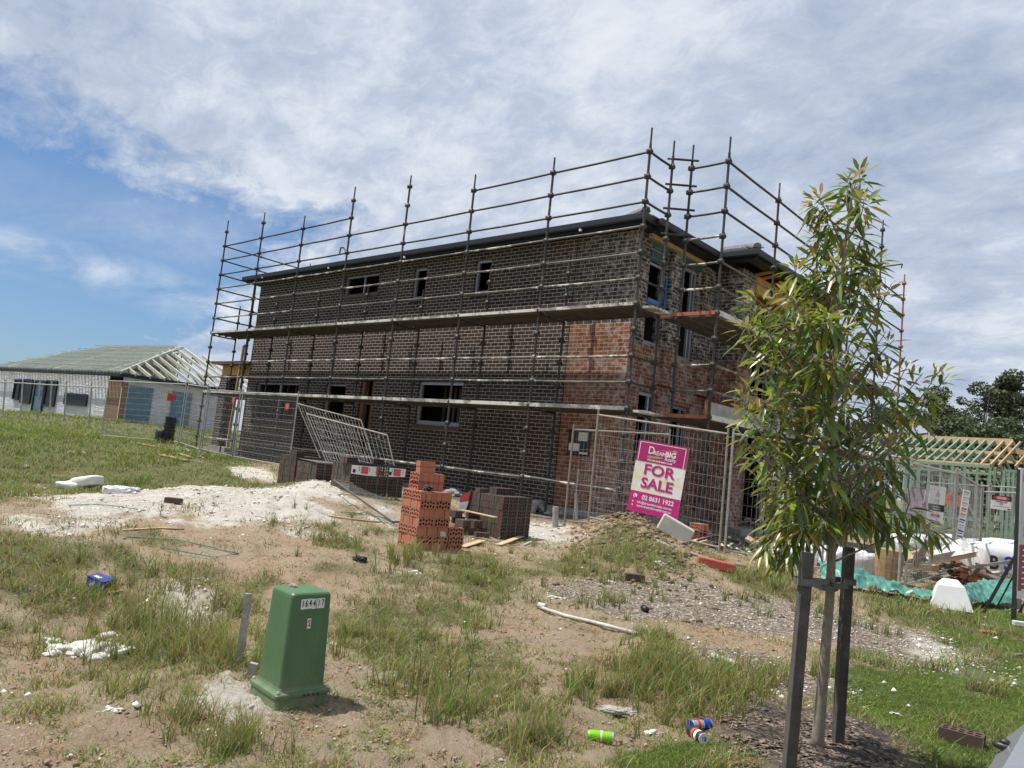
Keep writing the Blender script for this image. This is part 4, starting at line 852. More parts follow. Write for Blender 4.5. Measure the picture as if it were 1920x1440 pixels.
for i in range(5): c=q0+e1*(.10+.078*i)+e2*.33; put_brick(bo,(c.x,c.y,z),-e2,UP,.004,None,'orange brick in the eighth, set-back course of the loose stack','loose orange bricks stacked on the grass')
for i in range(5): c=q0+e1*(.085+.078*i)+e2*.30; put_brick(bo,(c.x,c.y,z+.1105),-e2,UP,.004,None,'orange brick in the ninth, set-back course of the loose stack','loose orange bricks stacked on the grass')
for i in range(2):
    c=q0+e1*(.20)+e2*.30; put_brick(bo,(c.x,c.y,z+.1105+.093+.0755*i),e1,e2,.004,None,['orange brick lying flat, second from the top of the loose stack','orange brick lying flat, very top of the loose stack'][i],None)
for k in range(3):
    c=q0+e1*.60+e2*(.05); put_brick(bo,(c.x,c.y,q0.z+.055+.1105*k),e1,UP,.006,None,'orange brick of the short %s against the right side of the loose stack'%['column, bottom one','column, middle one','column, top one'][k])
mb=MB(); mb.lump(q0+e1*.13+e2*.07+UP*(.1105*7+.035),(.14,.11,.06),.8,.5,3,freq=2.5); solo(mb,'work_glove',M['black'],'crumpled dark work glove dropped on the orange brick stack','glove')
mb=MB(); mb.lump(q0+e1*.36-e2*.012+UP*.25,(.14,.012,.06),.9,.5,8,freq=3.0); solo(mb,'mortar_splash',M['plaster'],'white mortar splash stuck on the face of the orange brick stack','mortar splash')
# strapped packs of dark bricks
def pack(label,corner,deg,n1,n2,nl,straps=3,band=False):
    e1,e2=frame2(deg); corner=Vector(corner); t=thing('brick_pack',label,'brick pack',corner,'strapped packs of dark bricks')
    for k in range(nl):
        z=corner.z+.055+.1105*k
        for i in range(n1):
            for j in range(n2):
                if not(j==0 or i==0 or k==nl-1): continue
                c=corner+e1*(.115+.231*i)+e2*(.038+.0765*j); put_brick(bd if j==0 else bdp,(c.x,c.y,z),e1,UP,.0035,t)
    W_=.231*n1;Dp=.0765*n2;Hh=.1105*nl; mb=MB()
    for s in range(straps):
        u=W_*(s+.6)/(straps+.2)
        for off in (-.004,): mb.bar(corner+e1*u+e2*off,corner+e1*u+e2*off+UP*(Hh+.004),.016,.003,tuple(e2)); mb.bar(corner+e1*u+e2*off+UP*(Hh+.004),corner+e1*u+e2*(Dp+.004)+UP*(Hh+.004),.016,.003,(0,0,1))
    mb.build('strap',M['strap'],t); mb=MB()
    for s in range(2):
        v=Dp*(s+.7)/2.4; mb.bar(corner-e1*.005+e2*v,corner-e1*.005+e2*v+UP*(Hh+.004),.016,.003,tuple(e1))
    mb.build('strap',M['strap'],t)
    if band:
        def pt(u,v,o=-.012): return corner+e1*u+e2*(o-.02*math.sin(u*7))+UP*v
        n=20; mb=MB()
        for k in range(n):
            a,b_=W_*k/n,W_*(k+1)/n; mb.quad(pt(a,Hh-.17-.02*math.sin(a*3)),pt(b_,Hh-.17-.02*math.sin(b_*3)),pt(b_,Hh-.02),pt(a,Hh-.02))
        la=mb.build('label_band',M['whitep'],t); mb=MB()
        for k in range(n): a,b_=W_*k/n,W_*(k+1)/n; mb.quad(pt(a,Hh-.02),pt(b_,Hh-.02),pt(b_,Hh+.03,.0),pt(a,Hh+.03,.0))
        for u in (.02,.62,.80): mb.quad(pt(u+.01,Hh-.15,-.015),pt(u+.06,Hh-.15,-.015),pt(u+.06,Hh-.09,-.015),pt(u+.01,Hh-.09,-.015)) if u>.6 or True else None
        for u in (.14,.36,.86,1.09):
            for v in (.06,.09,.12): mb.quad(pt(u,Hh-v,-.015),pt(u+.02,Hh-v,-.015),pt(u+.02,Hh-v+.015,-.015),pt(u,Hh-v+.015,-.015))
        mb.build('wrap_edge',M['ink'],la); mb=MB()
        for u0,u1 in ((.19,.34),(.52,.63),(.90,1.05)): 
            mm=(u0+u1)/2; mb.quad(pt(u0,Hh-.155,-.015),pt(mm,Hh-.16,-.015),pt(mm,Hh-.03,-.015),pt(u0,Hh-.03,-.015)); mb.quad(pt(mm,Hh-.16,-.015),pt(u1,Hh-.16,-.015),pt(u1,Hh-.03,-.015),pt(mm,Hh-.03,-.015)); mb.build('red_print',M['red_label'],la); mb=MB()
        
    return t,e1,e2,Hh
c1=P(652,929,13.2); t1,a1_,b1_,h1_=pack('strapped dark brick pack with a red and white printed band, nearest of three',c1,44,5,8,5,5,True)
for k in range(3): put_brick(bd,c1+a1_*(.05+.0*k)+b1_*(.10+.08*k)+UP*(h1_+.055),a1_,UP,.004,None,'loose dark brick lying on top of the band-labelled brick pack','loose dark bricks on the band-labelled pack')
put_brick(bd,c1+a1_*.75+b1_*.3+UP*(h1_+.055),a1_,UP,.004,None,'single dark brick lying on the right part of the band-labelled brick pack')
c2=P(588,922,14.6); t2,a2_,b2_,h2_=pack('strapped pack of dark bricks with dark netting on top, middle of the left three',c2,52,3,8,5,2)
mb=MB(); o=c2+UP*(h2_+.012); mb.quad(o-a2_*.02,o+a2_*.72,o+a2_*.72+b2_*.64+UP*.01,o+b2_*.64+UP*.03); mb.quad(o-a2_*.02-b2_*.004,o+a2_*.72-b2_*.004,o+a2_*.72-b2_*.006-UP*.04,o-a2_*.02-b2_*.006-UP*.02)
solo(mb,'cover_net',M['hessian'],'dark grey netting spread over the middle left brick pack','netting')
c3=P(548,914,16.0); t3,a3_,b3_,h3_=pack('pack of weathered dark bricks, furthest left and tallest of the left three',c3,54,3,7,6,1)
for k in range(3): put_brick(bd,c3+a3_*(.12+.0*k)+b3_*(.06+.08*k)+UP*(h3_+.055),a3_,UP,.004,None,'loose dark brick on top of the furthest left brick pack','loose dark bricks on the furthest left pack')
c4_=P(937,1010,12.0); t4,a4,b4,h4=pack('strapped pack of dark bricks behind the orange brick stack, right of it',c4_,47,3,10,6,3)
for dx_,dy_,ang_ in ((.13,.12,0),(.36,.12,0),(.36,.20,.1),(.13,.20,0)):
    put_brick(bd,c4_+a4*(dx_+.1)+b4*(dy_+.2)+UP*(h4+.055),a4,UP,.004,None,'loose dark brick on top of the brick pack behind the orange stack','loose dark bricks on the right hand pack')
put_brick(bdp,c4_+a4*.12+b4*.62+UP*(h4+.04),a4,b4,.004,None,'single grey-faced brick lying flat on the pack behind the orange stack')
mb=MB(); p_=c4_+b4*.74-a4*.02+UP*(h4+.01); mb.quad(p_,p_-rh*.17-UP*.1,p_-rh*.14-UP*.42,p_-rh*.05-UP*.34); lb=thing('torn_label','torn red and white pack label hanging on the left of the right brick pack','label',p_); mb.build('paper',M['red_label'],lb)
mb=MB(); p2=p_-fh*.01; mb.quad(p2-UP*.17-rh*.015,p2-rh*.165-UP*.21,p2-rh*.145-UP*.38,p2-rh*.05-UP*.33); mb.build('paper',M['whitep'],lb); mb=MB(); mb.quad(p_,p_+rh*.05-UP*.02,p_+rh*.0-UP*.36,p_-rh*.05-UP*.34); mb.build('wrap',M['ink'],lb)
# collapsed dark bricks in front of that pack
cb_=P(868,1010,11.9); cb_.z=gz(cb_.x,cb_.y); ea,eb=frame2(40)
for (u,v,k,md) in ((0,0,0,0),(.08,0,0,0),(.16,0,0,0),(.24,0,0,0),(.32,.02,0,0),(.40,0,0,0),(.0,.0,1,0),(.08,0,1,0),(.24,.02,1,0),(.32,.0,1,0),(-.14,.3,0,1),(-.14,.3,1,1),(.05,.3,2,0),(.13,.3,2,0),(.35,.15,2,1),(-.05,.5,2,0),(.25,.4,1,1)):
    c=cb_+ea*u+eb*(v+.1)+UP*(.055+.1105*k); put_brick(bd if md else bdp,c,(ea if md else -eb),UP,.008,None,'dark brick in the collapsed pile at the foot of the right hand pack','dark bricks of the collapsed pile')
for (U,V,yaw,fl,l,pr) in ((903,1007,20,1,'dark brick tipped on its side in front of the collapsed pile',bdp),(325,943,-5,1,'lone red brown brick lying on the white sand',bd),(1190,1088,-8,1,'lone dark brick lying at the foot of the dirt mound',bdp),):
    q=G(U,V); x_,_=frame2(yaw); put_brick(pr,(q.x,q.y,q.z+.035),x_,frame2(yaw)[1],0,None,l)
q=G(1800,1392); xd,yd=frame2(-52); o=put_brick(bdp,(q.x,q.y,q.z+.03),xd,yd,0); D2.objects.remove(o)
# single cored brick lying on the verge, holes up
def upbrick(q,deg,label):
    x_,y_=frame2(deg); o=bd.copy(); COL.objects.link(o); m=Matrix(((x_.x,y_.x,0,0),(x_.y,y_.y,0,0),(x_.z,y_.z,1,0),(0,0,0,1)))@Matrix.Rotation(R(-90),4,'X')
    o.matrix_world=Matrix.Translation(q+UP*.04)@m; tag(o,label,'brick')
upbrick(G(1803,1395),-38,'grey brown cored brick lying holes-up on the green verge')
# small pile of orange bricks behind the sale-sign fence
pc=P(1297,1003,13.0); pc.z=gz(pc.x,pc.y)
for (u,v,k,md) in ((0,0,0,1),(.24,0,0,1),(.05,0,1,1),(.28,.02,1,1),(.10,.0,2,0),(.18,0,2,0),(.26,0,2,0),(.34,0,1,0),(-.12,.05,0,0)):
    put_brick(bo,pc+ea*u+eb*v+UP*(.055+.1105*k),(ea if md else -eb),UP,.01,None,'orange brick in the low pile behind the fence right of the sale sign','orange bricks in the pile behind the fence')
for o in PROTO: D2.objects.remove(o)
# ------------------------------------------------------------ green service pillar
q=G(515,1332); q.z-=.03; pe1,pe2=frame2(43)
pil=thing('service_pillar','green fibreglass service pillar numbered 164417 standing in the foreground','service pillar',q+pe1*.15+pe2*.15)
top=above(542,1112,q+pe1*.05+pe2*.05); H_=top.z-q.z
def ring(c,sx,z,b=.018):
    pts=[]
    for (cx,cy,a0) in ((sx-b,sx-b,0),(-sx+b,sx-b,90),(-sx+b,-sx+b,180),(sx-b,-sx+b,270)):
        for k in range(5): a=R(a0+k*22.5); pts.append(c+pe1*(cx+b*math.cos(a))+pe2*(cy+b*math.sin(a))+UP*z)
    return pts
def loft(mb,rings,cap=True):
    n=len(rings[0])
    for i in range(len(rings)-1):
        for j in range(n): mb.quad(rings[i][j],rings[i][(j+1)%n],rings[i+1][(j+1)%n],rings[i+1][j])
    if cap: mb.quad(*rings[-1]); mb.quad(*rings[0][::-1])
cc_=q+pe1*.15+pe2*.15
mb=MB(); loft(mb,[ring(cc_,.150,-.05),ring(cc_,.150,.03),ring(cc_,.146,.075)]); mb.build('base',M['pillar'],pil)
mb=MB(); loft(mb,[ring(cc_,.153,.078),ring(cc_,.153,.093),ring(cc_,.150,.097),ring(cc_,.136,.10),ring(cc_,.130,.108),ring(cc_,.126,.12)]); mb.build('flange',M['pillar'],pil)
mb=MB(); loft(mb,[ring(cc_,.1255,.115),ring(cc_,.113,H_-.02),ring(cc_,.111,H_-.008),ring(cc_,.105,H_)]); sh_=mb.build('cover',M['pillar'],pil)
for sx,sy in ((-1,-1),(1,-1),(-1,1)):
    mb=MB(); mb.lathe(cc_+pe1*.135*sx+pe2*.135*sy+UP*.099,[(.010,0),(.010,.006),(.006,.014)],8); mb.build('bolt',M['galv'],pil)
mb=MB()
for k in range(4): mb.box(cc_+pe1*(.0+.025*k)-pe2*.154+UP*.082,(.012,.004,.006),Matrix((tuple(pe1),tuple(pe2),(0,0,1))).transposed())
mb.build('vent',M['ink'],pil)
sl_=math.atan2(.1255-.113,H_-.02-.115); fn=(-pe2*math.cos(sl_)+UP*math.sin(sl_)); fu=(UP*math.cos(sl_)+pe2*math.sin(sl_)).normalized()
def face(u,z,o=.002):
    hw_=.1255-(.1255-.113)*((z-.115)/(H_-.02-.115)); return cc_+pe1*u-pe2*(hw_)+UP*z+fn*o
def plate(mb,u0,u1,z0,z1,o=.001): mb.quad(face(u0,z0,o),face(u1,z0,o),face(u1,z1,o),face(u0,z1,o))
zt=H_-.052
for k,ch in enumerate('164417'):
    u=-.050+k*.0222-(.003 if k in(1,2,3) else 0); w_=.0215; mb=MB(); dz=.001*((k*7)%3); plate(mb,u-w_/2,u+w_/2,zt-.026+dz,zt+.024+dz,.0012+.0003*k); d_=mb.build('digit_sticker',M['whitep'],sh_)
    text('digit',ch,.046,M['ink'],d_,face(u,zt+dz,.0034),pe1,fu,.0004,sx=.58)
mb=MB(); plate(mb,-.014,.006,H_-.175,H_-.125,.001); st_=mb.build('letter_sticker',M['whitep'],sh_); text('letter','S',.048,M['redink'],st_,face(-.004,H_-.150,.0025),pe1,fu,.0008,sx=.62)
mb=MB(); mb.lump(cc_-pe1*.02+pe2*.06+UP*(H_+.008),(.05,.02,.018),.8,.5,2); solo(mb,'pebble',M['rubble'],'small dark pebble lying on top of the green pillar','pebble')
# weathered paling and small white offcut
a_=G(447,1250); b_=above(466,1113,a_); mb=MB(); mb.bar(a_-UP*.1,b_,.040,.018,tuple(fh)); solo(mb,'wooden_paling',M['stick'],'weathered grey wooden paling stuck upright in the grass beside the pillar','paling')
a_=G(470,1268); mb=MB(); mb.bar(a_,a_+UP*.075+rh*.01,.045,.03,tuple(fh)); solo(mb,'timber_offcut',M['stick'],'short grey timber stub behind the pillar base','timber offcut')
# ------------------------------------------------------------ young tree with stakes
tb=G(1533,1397); TD=(tb-CP).dot(CF)
tree=thing('young_tree','young street tree with long drooping leaves tied between two dark stakes','tree',tb)
def tp(U,V,dd=0): return P(U,V,TD+dd)
trunk=[tb-UP*.05,tp(1534,1380),tp(1545,1250),tp(1556,1120,.02),tp(1561,1000),tp(1564,900),tp(1560,780,-.02),tp(1566,660),tp(1574,540,.02),tp(1590,420),tp(1600,335)]
rad=[.040,.031,.026,.023,.0205,.018,.015,.0125,.009,.006,.003]
mb=MB(); mb.path(trunk,rad,10); mb.build('trunk',M['bark'],tree,smooth=True)
TV=[1410,1380,1250,1120,1000,900,780,660,540,420,335]
def trunk_V(V):
    V=max(336,min(1400,V))
    for i in range(10):
        if TV[i]>=V>=TV[i+1]: return trunk[i].lerp(trunk[i+1],(TV[i]-V)/(TV[i]-TV[i+1]))
    return trunk[-1]
TIPS=[]
random.seed(21)
prof=[(330,1590,1618),(380,1500,1545),(380,1580,1640),(430,1505,1560),(440,1575,1645),(480,1480,1670),(530,1470,1685),(560,1395,1490),(600,1380,1560),(620,1490,1700),(660,1378,1620),(690,1480,1730),(720,1375,1560),(740,1500,1765),(780,1380,1600),(810,1450,1730),(840,1390,1560),(870,1440,1720),(900,1400,1520),(930,1430,1690),(960,1410,1500),(980,1560,1660),(1010,1450,1560)]
for (V,a,b_) in prof:
    n=max(2,int((b_-a)/(27 if V<620 else 33)))
    for k in range(n): TIPS.append((a+(b_-a)*(k+random.uniform(.2,.8))/n,V+random.uniform(-18,18),random.uniform(-.42,.42)*(.3+.7*min(1,(V-300)/300))))
TIPS+= [(1770,1000,.1),(1740,985,-.1),(1780,700,.0),(1765,690,.1),(1690,1000,0),(1640,975,.1),(1385,735,-.1),(1378,600,0),(1400,560,0),(1440,1060,.1),(1425,1040,-.1),(1500,1000,-.3),(1470,1070,-.15),(1440,1010,-.05),(1600,1000,-.2),(1730,700,-.1),(1380,800,.1)]
bm=MB(); LP=[];LDv=[];LSc=[];LC=[]
for (U,V,dd) in TIPS:
    tip=tp(U,V,dd); reach=abs(U-1560)
    s0=trunk_V(min(1010+random.uniform(-40,50),V+reach*random.uniform(.5,1.0)+random.uniform(20,90))) if V<930 else trunk_V(random.uniform(880,1060))
    s1=s0.lerp(tip,.55)+Vector((random.uniform(-.04,.04),random.uniform(-.04,.04),(-.02 if V<930 else .10)+random.uniform(-.02,.05)))+(tip-s0).dot(rh)*rh*.12
    pts=[((1-t)**2)*s0+2*t*(1-t)*s1+t*t*tip for t in [k/7 for k in range(8)]]
    bm.path(pts,[.0055*(1-k/8.5)+.001 for k in range(8)],5)
    nl=random.randint(21,30) if V<600 or V>960 else random.randint(15,25)
    for k in range(nl):
        t=.45+.55*(k/nl)**.65; f=t*7; i=min(int(f),6); p_=pts[i].lerp(pts[i+1],f-i); bd_=(pts[i+1]-pts[i]).normalized()
        az=k*2.4+random.uniform(-.4,.4); sx_,sy_,_=bm.frame((0,0,0),bd_); out=(sx_*math.cos(az)+sy_*math.sin(az))
        tipf=max(0,(t-.82)/.18)
        d_=(out*(.75-.3*tipf)+bd_*(.35+.7*tipf)+UP*(-.55+.65*tipf)+Vector((random.uniform(-.25,.25),random.uniform(-.25,.25),random.uniform(-.25,.25)))).normalized()
        sp_=random.uniform(0,.035); LP.append(p_+out*sp_); LDv.append(d_); ln=random.uniform(.075,.145)*(1-.35*tipf); LSc.append(ln)
        up_=(780-V)/450+random.uniform(-.5,.5)
        if tipf>.35 and random.random()<.55: c_=(random.uniform(.28,.42),random.uniform(.28,.36),random.uniform(.06,.14))
        elif random.random()<.018: c_=(.30,.13,.035)
        elif random.random()<.35: c_=(random.uniform(.18,.29),random.uniform(.24,.34),.035)
        else: c_=(random.uniform(.07,.14),random.uniform(.115,.20),random.uniform(.02,.04))
        LC.append(tuple(x*.90 for x in c_))
bm.build('branch',M['bark'],tree,smooth=True)
n=len(LP); lp=np.array([list(p) for p in LP])-np.array(list(tb)); ld=np.array([list(p) for p in LDv]); ls=np.array(LSc)[:,None]; lc=np.array(LC)
sd_=np.cross(ld,np.array([0,0,1.0])+rng.normal(0,.35,(n,3))); sd_/=np.linalg.norm(sd_,axis=1,keepdims=True)+1e-9; up_=np.cross(sd_,ld)
wd=ls*.082+.0022
def lv(t,w_,curl): return lp+ld*ls*t+sd_*wd*w_+(-np.array([[0,0,1.0]])*ls*.22*t*t)+up_*wd*curl
V=np.stack([lp,lv(.30,1,.25),lv(.30,-1,.25),lv(.33,0,0),lv(.68,.85,.25),lv(.68,-.85,.25),lv(.70,0,0),lv(1.0,0,0)],1)
F=np.array([[0,3,1,-1],[0,2,3,-1],[1,3,6,4],[3,2,5,6],[4,6,7,-1],[6,5,7,-1]])
def polymesh(name,V,F,C,mat,parent=None,loc=None):
    n,nv=V.shape[:2]; pat=[f for row in F for f in row if f>=0]; sz=[sum(1 for f in row if f>=0) for row in F]; pat=np.array(pat); Lp=((np.arange(n)*nv)[:,None]+pat[None]).ravel(); st=np.concatenate([[0],np.cumsum(sz)[:-1]]); ST=((np.arange(n)*len(pat))[:,None]+st[None]).ravel()
    m=D2.meshes.new(name); m.vertices.add(n*nv); m.vertices.foreach_set('co',V.astype(np.float32).ravel()); m.loops.add(len(Lp)); m.loops.foreach_set('vertex_index',Lp.astype(np.int32)); m.polygons.add(len(ST)); m.polygons.foreach_set('loop_start',ST.astype(np.int32)); m.update()
    vcol(m,'col',np.concatenate([np.repeat(C[:,None,:],nv,1),np.ones((n,nv,1))],-1).reshape(-1,4)); m.materials.append(mat); o=D2.objects.new(name,m); COL.objects.link(o)
    if parent: o.parent=parent
    if loc is not None: o.location=loc
    return o
polymesh('crown',V,F,lc,M['leaf'],tree)
# stakes and webbing tie
for (ut,vt,ub,vb,lab) in ((1514,1036,1476,1462,'dark square hardwood stake left of the young tree'),(1592,1026,1571,1392,'dark square hardwood stake right of the young tree')):
    b0=G(ub,vb); t0=above(ut,vt,b0); mb=MB(); mb.bar(b0-UP*.15,t0,.052,.05,tuple(rh)); solo(mb,'wooden_stake',M['stake'],lab,'stake',bev=.003)
def tie(pts,w_,name):
    mb=MB(); pts=[Vector(p) for p in pts]; off=UP*w_/2
    for a,b_,k in zip(pts[:-1],pts[1:],range(99)): mb.quad(a-off*.9,b_-off,b_+off,a+off*.8)
    return mb
s1_=above(1505,1090,G(1476,1462)); s2_=above(1588,1090,G(1571,1392)); tk=tp(1557,1093)
rf_=lambda p,a,b_: p+rh*a+fh*b_
mb=MB(); loop=[rf_(s1_,-.034,-.034),rf_(s1_,.034,-.036),rf_(tk,-.06,-.06)-UP*.02,rf_(tk,-.01,-.05)-UP*.03,rf_(tk,.035,-.02)-UP*.015,rf_(tk,.03,.04),rf_(s1_,.05,.05),rf_(s1_,-.03,.036),rf_(s1_,-.034,-.034)]
loop2=[rf_(s2_,.036,-.034),rf_(s2_,-.034,-.036),rf_(tk,.07,-.05)+UP*.0,rf_(tk,.0,-.044)-UP*.01,rf_(tk,-.034,.01),rf_(tk,.0,.045),rf_(s2_,-.04,.04),rf_(s2_,.036,.036),rf_(s2_,.036,-.034)]
tt_=thing('tree_tie','grey webbing tie looped from both stakes around the trunk','tree tie',tk)
for lp_ in (loop,loop2): tie(lp_,.034,'').build('webbing',M['hessian'],tt_)
# tall thin weeds in the foreground
def weed(U,V,Ut,Vt,label,dense=1):
    b0=G(U,V); t0=above(Ut,Vt,b0); t=thing('weed_plant',label,'weed',b0,'tall weeds of the foreground'); mb=MB(); mid=b0.lerp(t0,.5)+rh*random.uniform(-.015,.015); mb.path([b0,mid,t0],[.0035,.0028,.0012],5)
    for k in range(5):
        f=random.uniform(.3,.85); p_=b0.lerp(t0,f); mb.path([p_,p_+rh*random.uniform(-.06,.06)+fh*random.uniform(-.05,.05)+UP*random.uniform(.05,.12)],[.002,.0008],4)
    mb.build('stem',M['weedstem'],t)
    VV=[];CC=[]
    for k in range(int(46*dense)):
        f=random.uniform(.08,1); p_=b0.lerp(t0,f)-b0; a=random.uniform(0,6.28); d_=Vector((math.cos(a),math.sin(a),random.uniform(-.2,.9))).normalized(); ln=random.uniform(.012,.035)*(1.4-f*.5); s_=d_.cross(UP).normalized()*ln*.2; p_=p_+d_*.004
        VV.append([list(p_),list(p_+d_*ln*.5+s_),list(p_+d_*ln),list(p_+d_*ln*.5-s_)]); CC.append((random.uniform(.1,.2),random.uniform(.15,.24),.04))
    polymesh('leaves',np.array(VV),np.array([[0,1,2,3]]),np.array(CC),M['leaf'],t)
M['weedstem']=simple('weed_stem',(.14,.17,.06),.7,.3,20,0,0)
weed(778,1350,791,1160,'tall thin weed right of the pillar, the taller leaning one')
weed(772,1290,786,1185,'thin weed right behind the taller leaning one',.7)
weed(860,1368,893,1176,'yellowish weed with spreading twigs right of the tall thin weed',1.8)
weed(842,1310,838,1190,'thin upright weed between the tall weeds',.6)
weed(268,1180,282,1040,'dark stemmed weed in the tussock left of the paling'); weed(300,1175,318,1030,'tall dark weed at the centre of the left tussock',1.3); weed(345,1185,362,1050,'tall green weed at the right of the left tussock'); weed(390,1200,412,1070,'weed nearest the paling in the left tussock')
weed(300,970,304,945,'small dark green weed at the front edge of the sand',2)
# ------------------------------------------------------------ litter
def can(U,V,ax,L_,r_,m1,lab,lidm='galv',name='drink_can',bands=()):
    q=G(U,V); t=thing(name,lab,'can',q); ax=Vector(ax).normalized(); a=q+UP*(r_*.95)-ax*L_/2
    mb=MB(); mb.lathe(a,[(r_*.80,.006),(r_*.82,.002),(r_,.012),(r_,L_-.012),(r_*.86,L_-.002)],20,ax); mb.build('body',M[m1],t,smooth=False)
    mb=MB(); mb.lathe(a,[(r_*.84,L_-.003),(r_*.86,L_),(r_*.76,L_),(r_*.74,L_-.004)],20,ax); mb.build('lid',M[lidm],t)
    for (f0,f1,m_) in bands: mb=MB(); mb.lathe(a,[(r_+.0006,L_*f0),(r_+.0006,L_*f1)],20,ax); mb.build('print_band',M[m_],t)
    return t,q
M['lime']=plain('lime_paint',(.24,.62,.02),.3,.3); M['blue']=plain('blue_paint',(.02,.05,.42),.3,.3); M['silver']=plain('silver_paint',(.55,.57,.60),.3,.7); M['yellowp']=plain('yellow_paint',(.7,.55,.03),.4)
can(1125,1390,-rh+fh*.12-UP*.03,.13,.0265,'lime','lime green drink can lying on bare soil near the bottom edge',bands=((.0,.07,'silver'),(.44,.5,'whitep')))
can(1312,1368,(rh+fh*.45),.135,.0265,'silver','blue and silver drink can beside the mulch, behind the black one',bands=((.60,.95,'blue'),(.0,.05,'blue'),(.30,.42,'redink')))
t,q=can(1306,1388,(-fh*.9+rh*.25+UP*.05),.135,.029,'black','black drink can with a white lid marked 12, lying against the mulch','whitep',bands=((.35,.5,'oplastic'),(.58,.74,'whitep')))
ax=(-fh*.9+rh*.25+UP*.05).normalized(); e_=q+UP*.0275+ax*(.0675+.0012); mb=MB(); mb.lathe(e_-ax*.003,[(.0285,0),(.0285,.003)],20,ax); mb.build('cap',M['whitep'],t); text('mark','12',.026,M['ink'],t,e_+ax*.0015,rh,UP,.0008)
# blue carton, open end
q=G(160,1104); e_x,e_y=frame2(-14); t=thing('cardboard_carton','crushed blue cardboard drink carton lying open in the grass at left','carton',q)
mb=MB(); w_,d_,h_=.20,.14,.12; c=[q+e_x*x+e_y*y+UP*z for x,y,z in ((0,0,0),(w_,0,0),(w_,d_,0),(0,d_,0),(.0,0,h_),(w_*.95,-.01,h_*.72),(w_*.95,d_,h_*.8),(.0,d_,h_*1.05))]
for f in ((0,1,5,4),(3,7,6,2),(4,5,6,7),(0,4,7,3)): mb.quad(*[c[i] for i in f])
mb.build('panel',M['blue'],t); mb=MB(); k_=.008
ci=[p+(q+e_x*w_*.5+e_y*d_*.5+UP*h_*.45-p)*.04 for p in c]
for f in ((0,4,5,1),(3,2,6,7),(4,7,6,5),(0,3,7,4),(0,1,2,3)): mb.quad(*[ci[i] for i in f])
mb.build('lining',M['timber_dark'],t); mb=MB(); mb.quad(c[1],c[2],c[2]+e_x*.1+UP*.02-e_y*.01,c[1]+e_x*.11+UP*.01); mb.quad(c[5],c[1],c[1]+e_x*.05-e_y*.05,c[5]+e_x*.05-e_y*.05); mb.build('flap',M['cardb'],t)
mb=MB(); mb.quad(*[c[0]+(c[5]-c[0])*f+(c[4]-c[0])*g_-e_y*.003 for f,g_ in ((.2,.1),(.5,.1),(.5,.3),(.2,.3))]); mb.quad(*[c[4]+(c[5]-c[4])*f+(c[7]-c[4])*g_+UP*.003 for f,g_ in ((.2,.2),(.6,.2),(.6,.5),(.2,.5))]); mb.build('print',M['whitep'],t)
# white plaster rag heap, sand bags
def lumps(name,mat,label,cat,items,smooth=True,**k):
    t=thing(name,label,cat,items[0][0]); 
    mb=MB()
    for (c,d,rot,sd_) in items: mb.lump(c,d,.55,k.get('amp',.35),sd_,26,16,rot,k.get('freq',2.2))
    mb.build(k.get('part','heap'),M[mat],t,smooth=smooth); return t
def rz(a): return Matrix.Rotation(a,3,'Z')
ha=math.atan2(rh.y,rh.x)
def lumpone(U,V,d,lab,mat='plaster',cat='plaster heap',name='plaster_heap',amp=.35,seed=1,yaw=0,lift=.3,group=None,e=.55,freq=2.2):
    q=G(U,V); mb=MB()
    if amp>.33 and mat in ('plaster','rubble','concrete'):
        rs=random.Random(seed*31+int(U)); x_,y_=frame2(math.degrees(yaw)); nk=int(18+60*min(1,d[0]))
        for k in range(nk):
            a=rs.uniform(0,6.28); rr_=rs.uniform(0,1)**.6; px_=x_*math.cos(a)*rr_*d[0]*.5+y_*math.sin(a)*rr_*d[1]*.5; s_=rs.uniform(.12,.34)*(d[0]*d[1])**.5*(1.1-.6*rr_); p=q+px_; p.z=gz(p.x,p.y)+d[2]*.55*(1-rr_)*rs.uniform(.2,1)+s_*.05
            mb.lump(p,(s_*rs.uniform(.8,1.5),s_,s_*rs.uniform(.35,.7)),.75,.28,k+seed,12,8,rz(rs.uniform(0,6))@Matrix.Rotation(rs.uniform(-.5,.5),3,'X'),2.6)
        return solo(mb,name,M[mat],lab,cat,group,smooth=True)
    mb.lump(q+UP*d[2]*lift,d,e,amp,seed,60,34,rz(ha+yaw),freq); return solo(mb,name,M[mat],lab,cat,group,smooth=True)
lumpone(165,1222,(.60,.34,.085),'large flat heap of hardened white plaster in the left foreground',seed=5,yaw=.1,amp=.75,freq=3.2,e=.9)
lumpone(105,1206,(.24,.11,.06),'narrow white plaster tongue left of the large plaster heap',seed=8,amp=.6,e=.9)
lumpone(208,1200,(.26,.20,.11),'upright white plaster lump behind the large plaster heap',seed=9,amp=.7,e=.95)
M['bagp']=simple('paper_sack',(.78,.78,.74),.5,.06,5,0,.002)
q=P(160,916,15.2); q.z=gz(q.x,q.y); 
mb=MB(); mb.lump(q+UP*.16+rh*.0,(.62,.40,.22),.45,.12,2,28,16,rz(ha-.35)@Matrix.Rotation(-.25,3,'Y'),1.6); cs=solo(mb,'cement_sack',M['bagp'],'plump white cement sack propped on another sack at the edge of the sand','sack',smooth=True)
q2=q-rh*.28+UP*.07; mb=MB(); mb.lump(q2,(.5,.4,.14),.45,.2,6,26,14,rz(ha),1.8); solo(mb,'cement_sack',M['bagp'],'flattened white sack under the plump cement sack','sack',smooth=True)
lumpone(228,925,(.5,.3,.13),'crumpled empty clear plastic wrap right of the cement sacks','bag','plastic wrap','plastic_wrap',.32,4,freq=3.5)
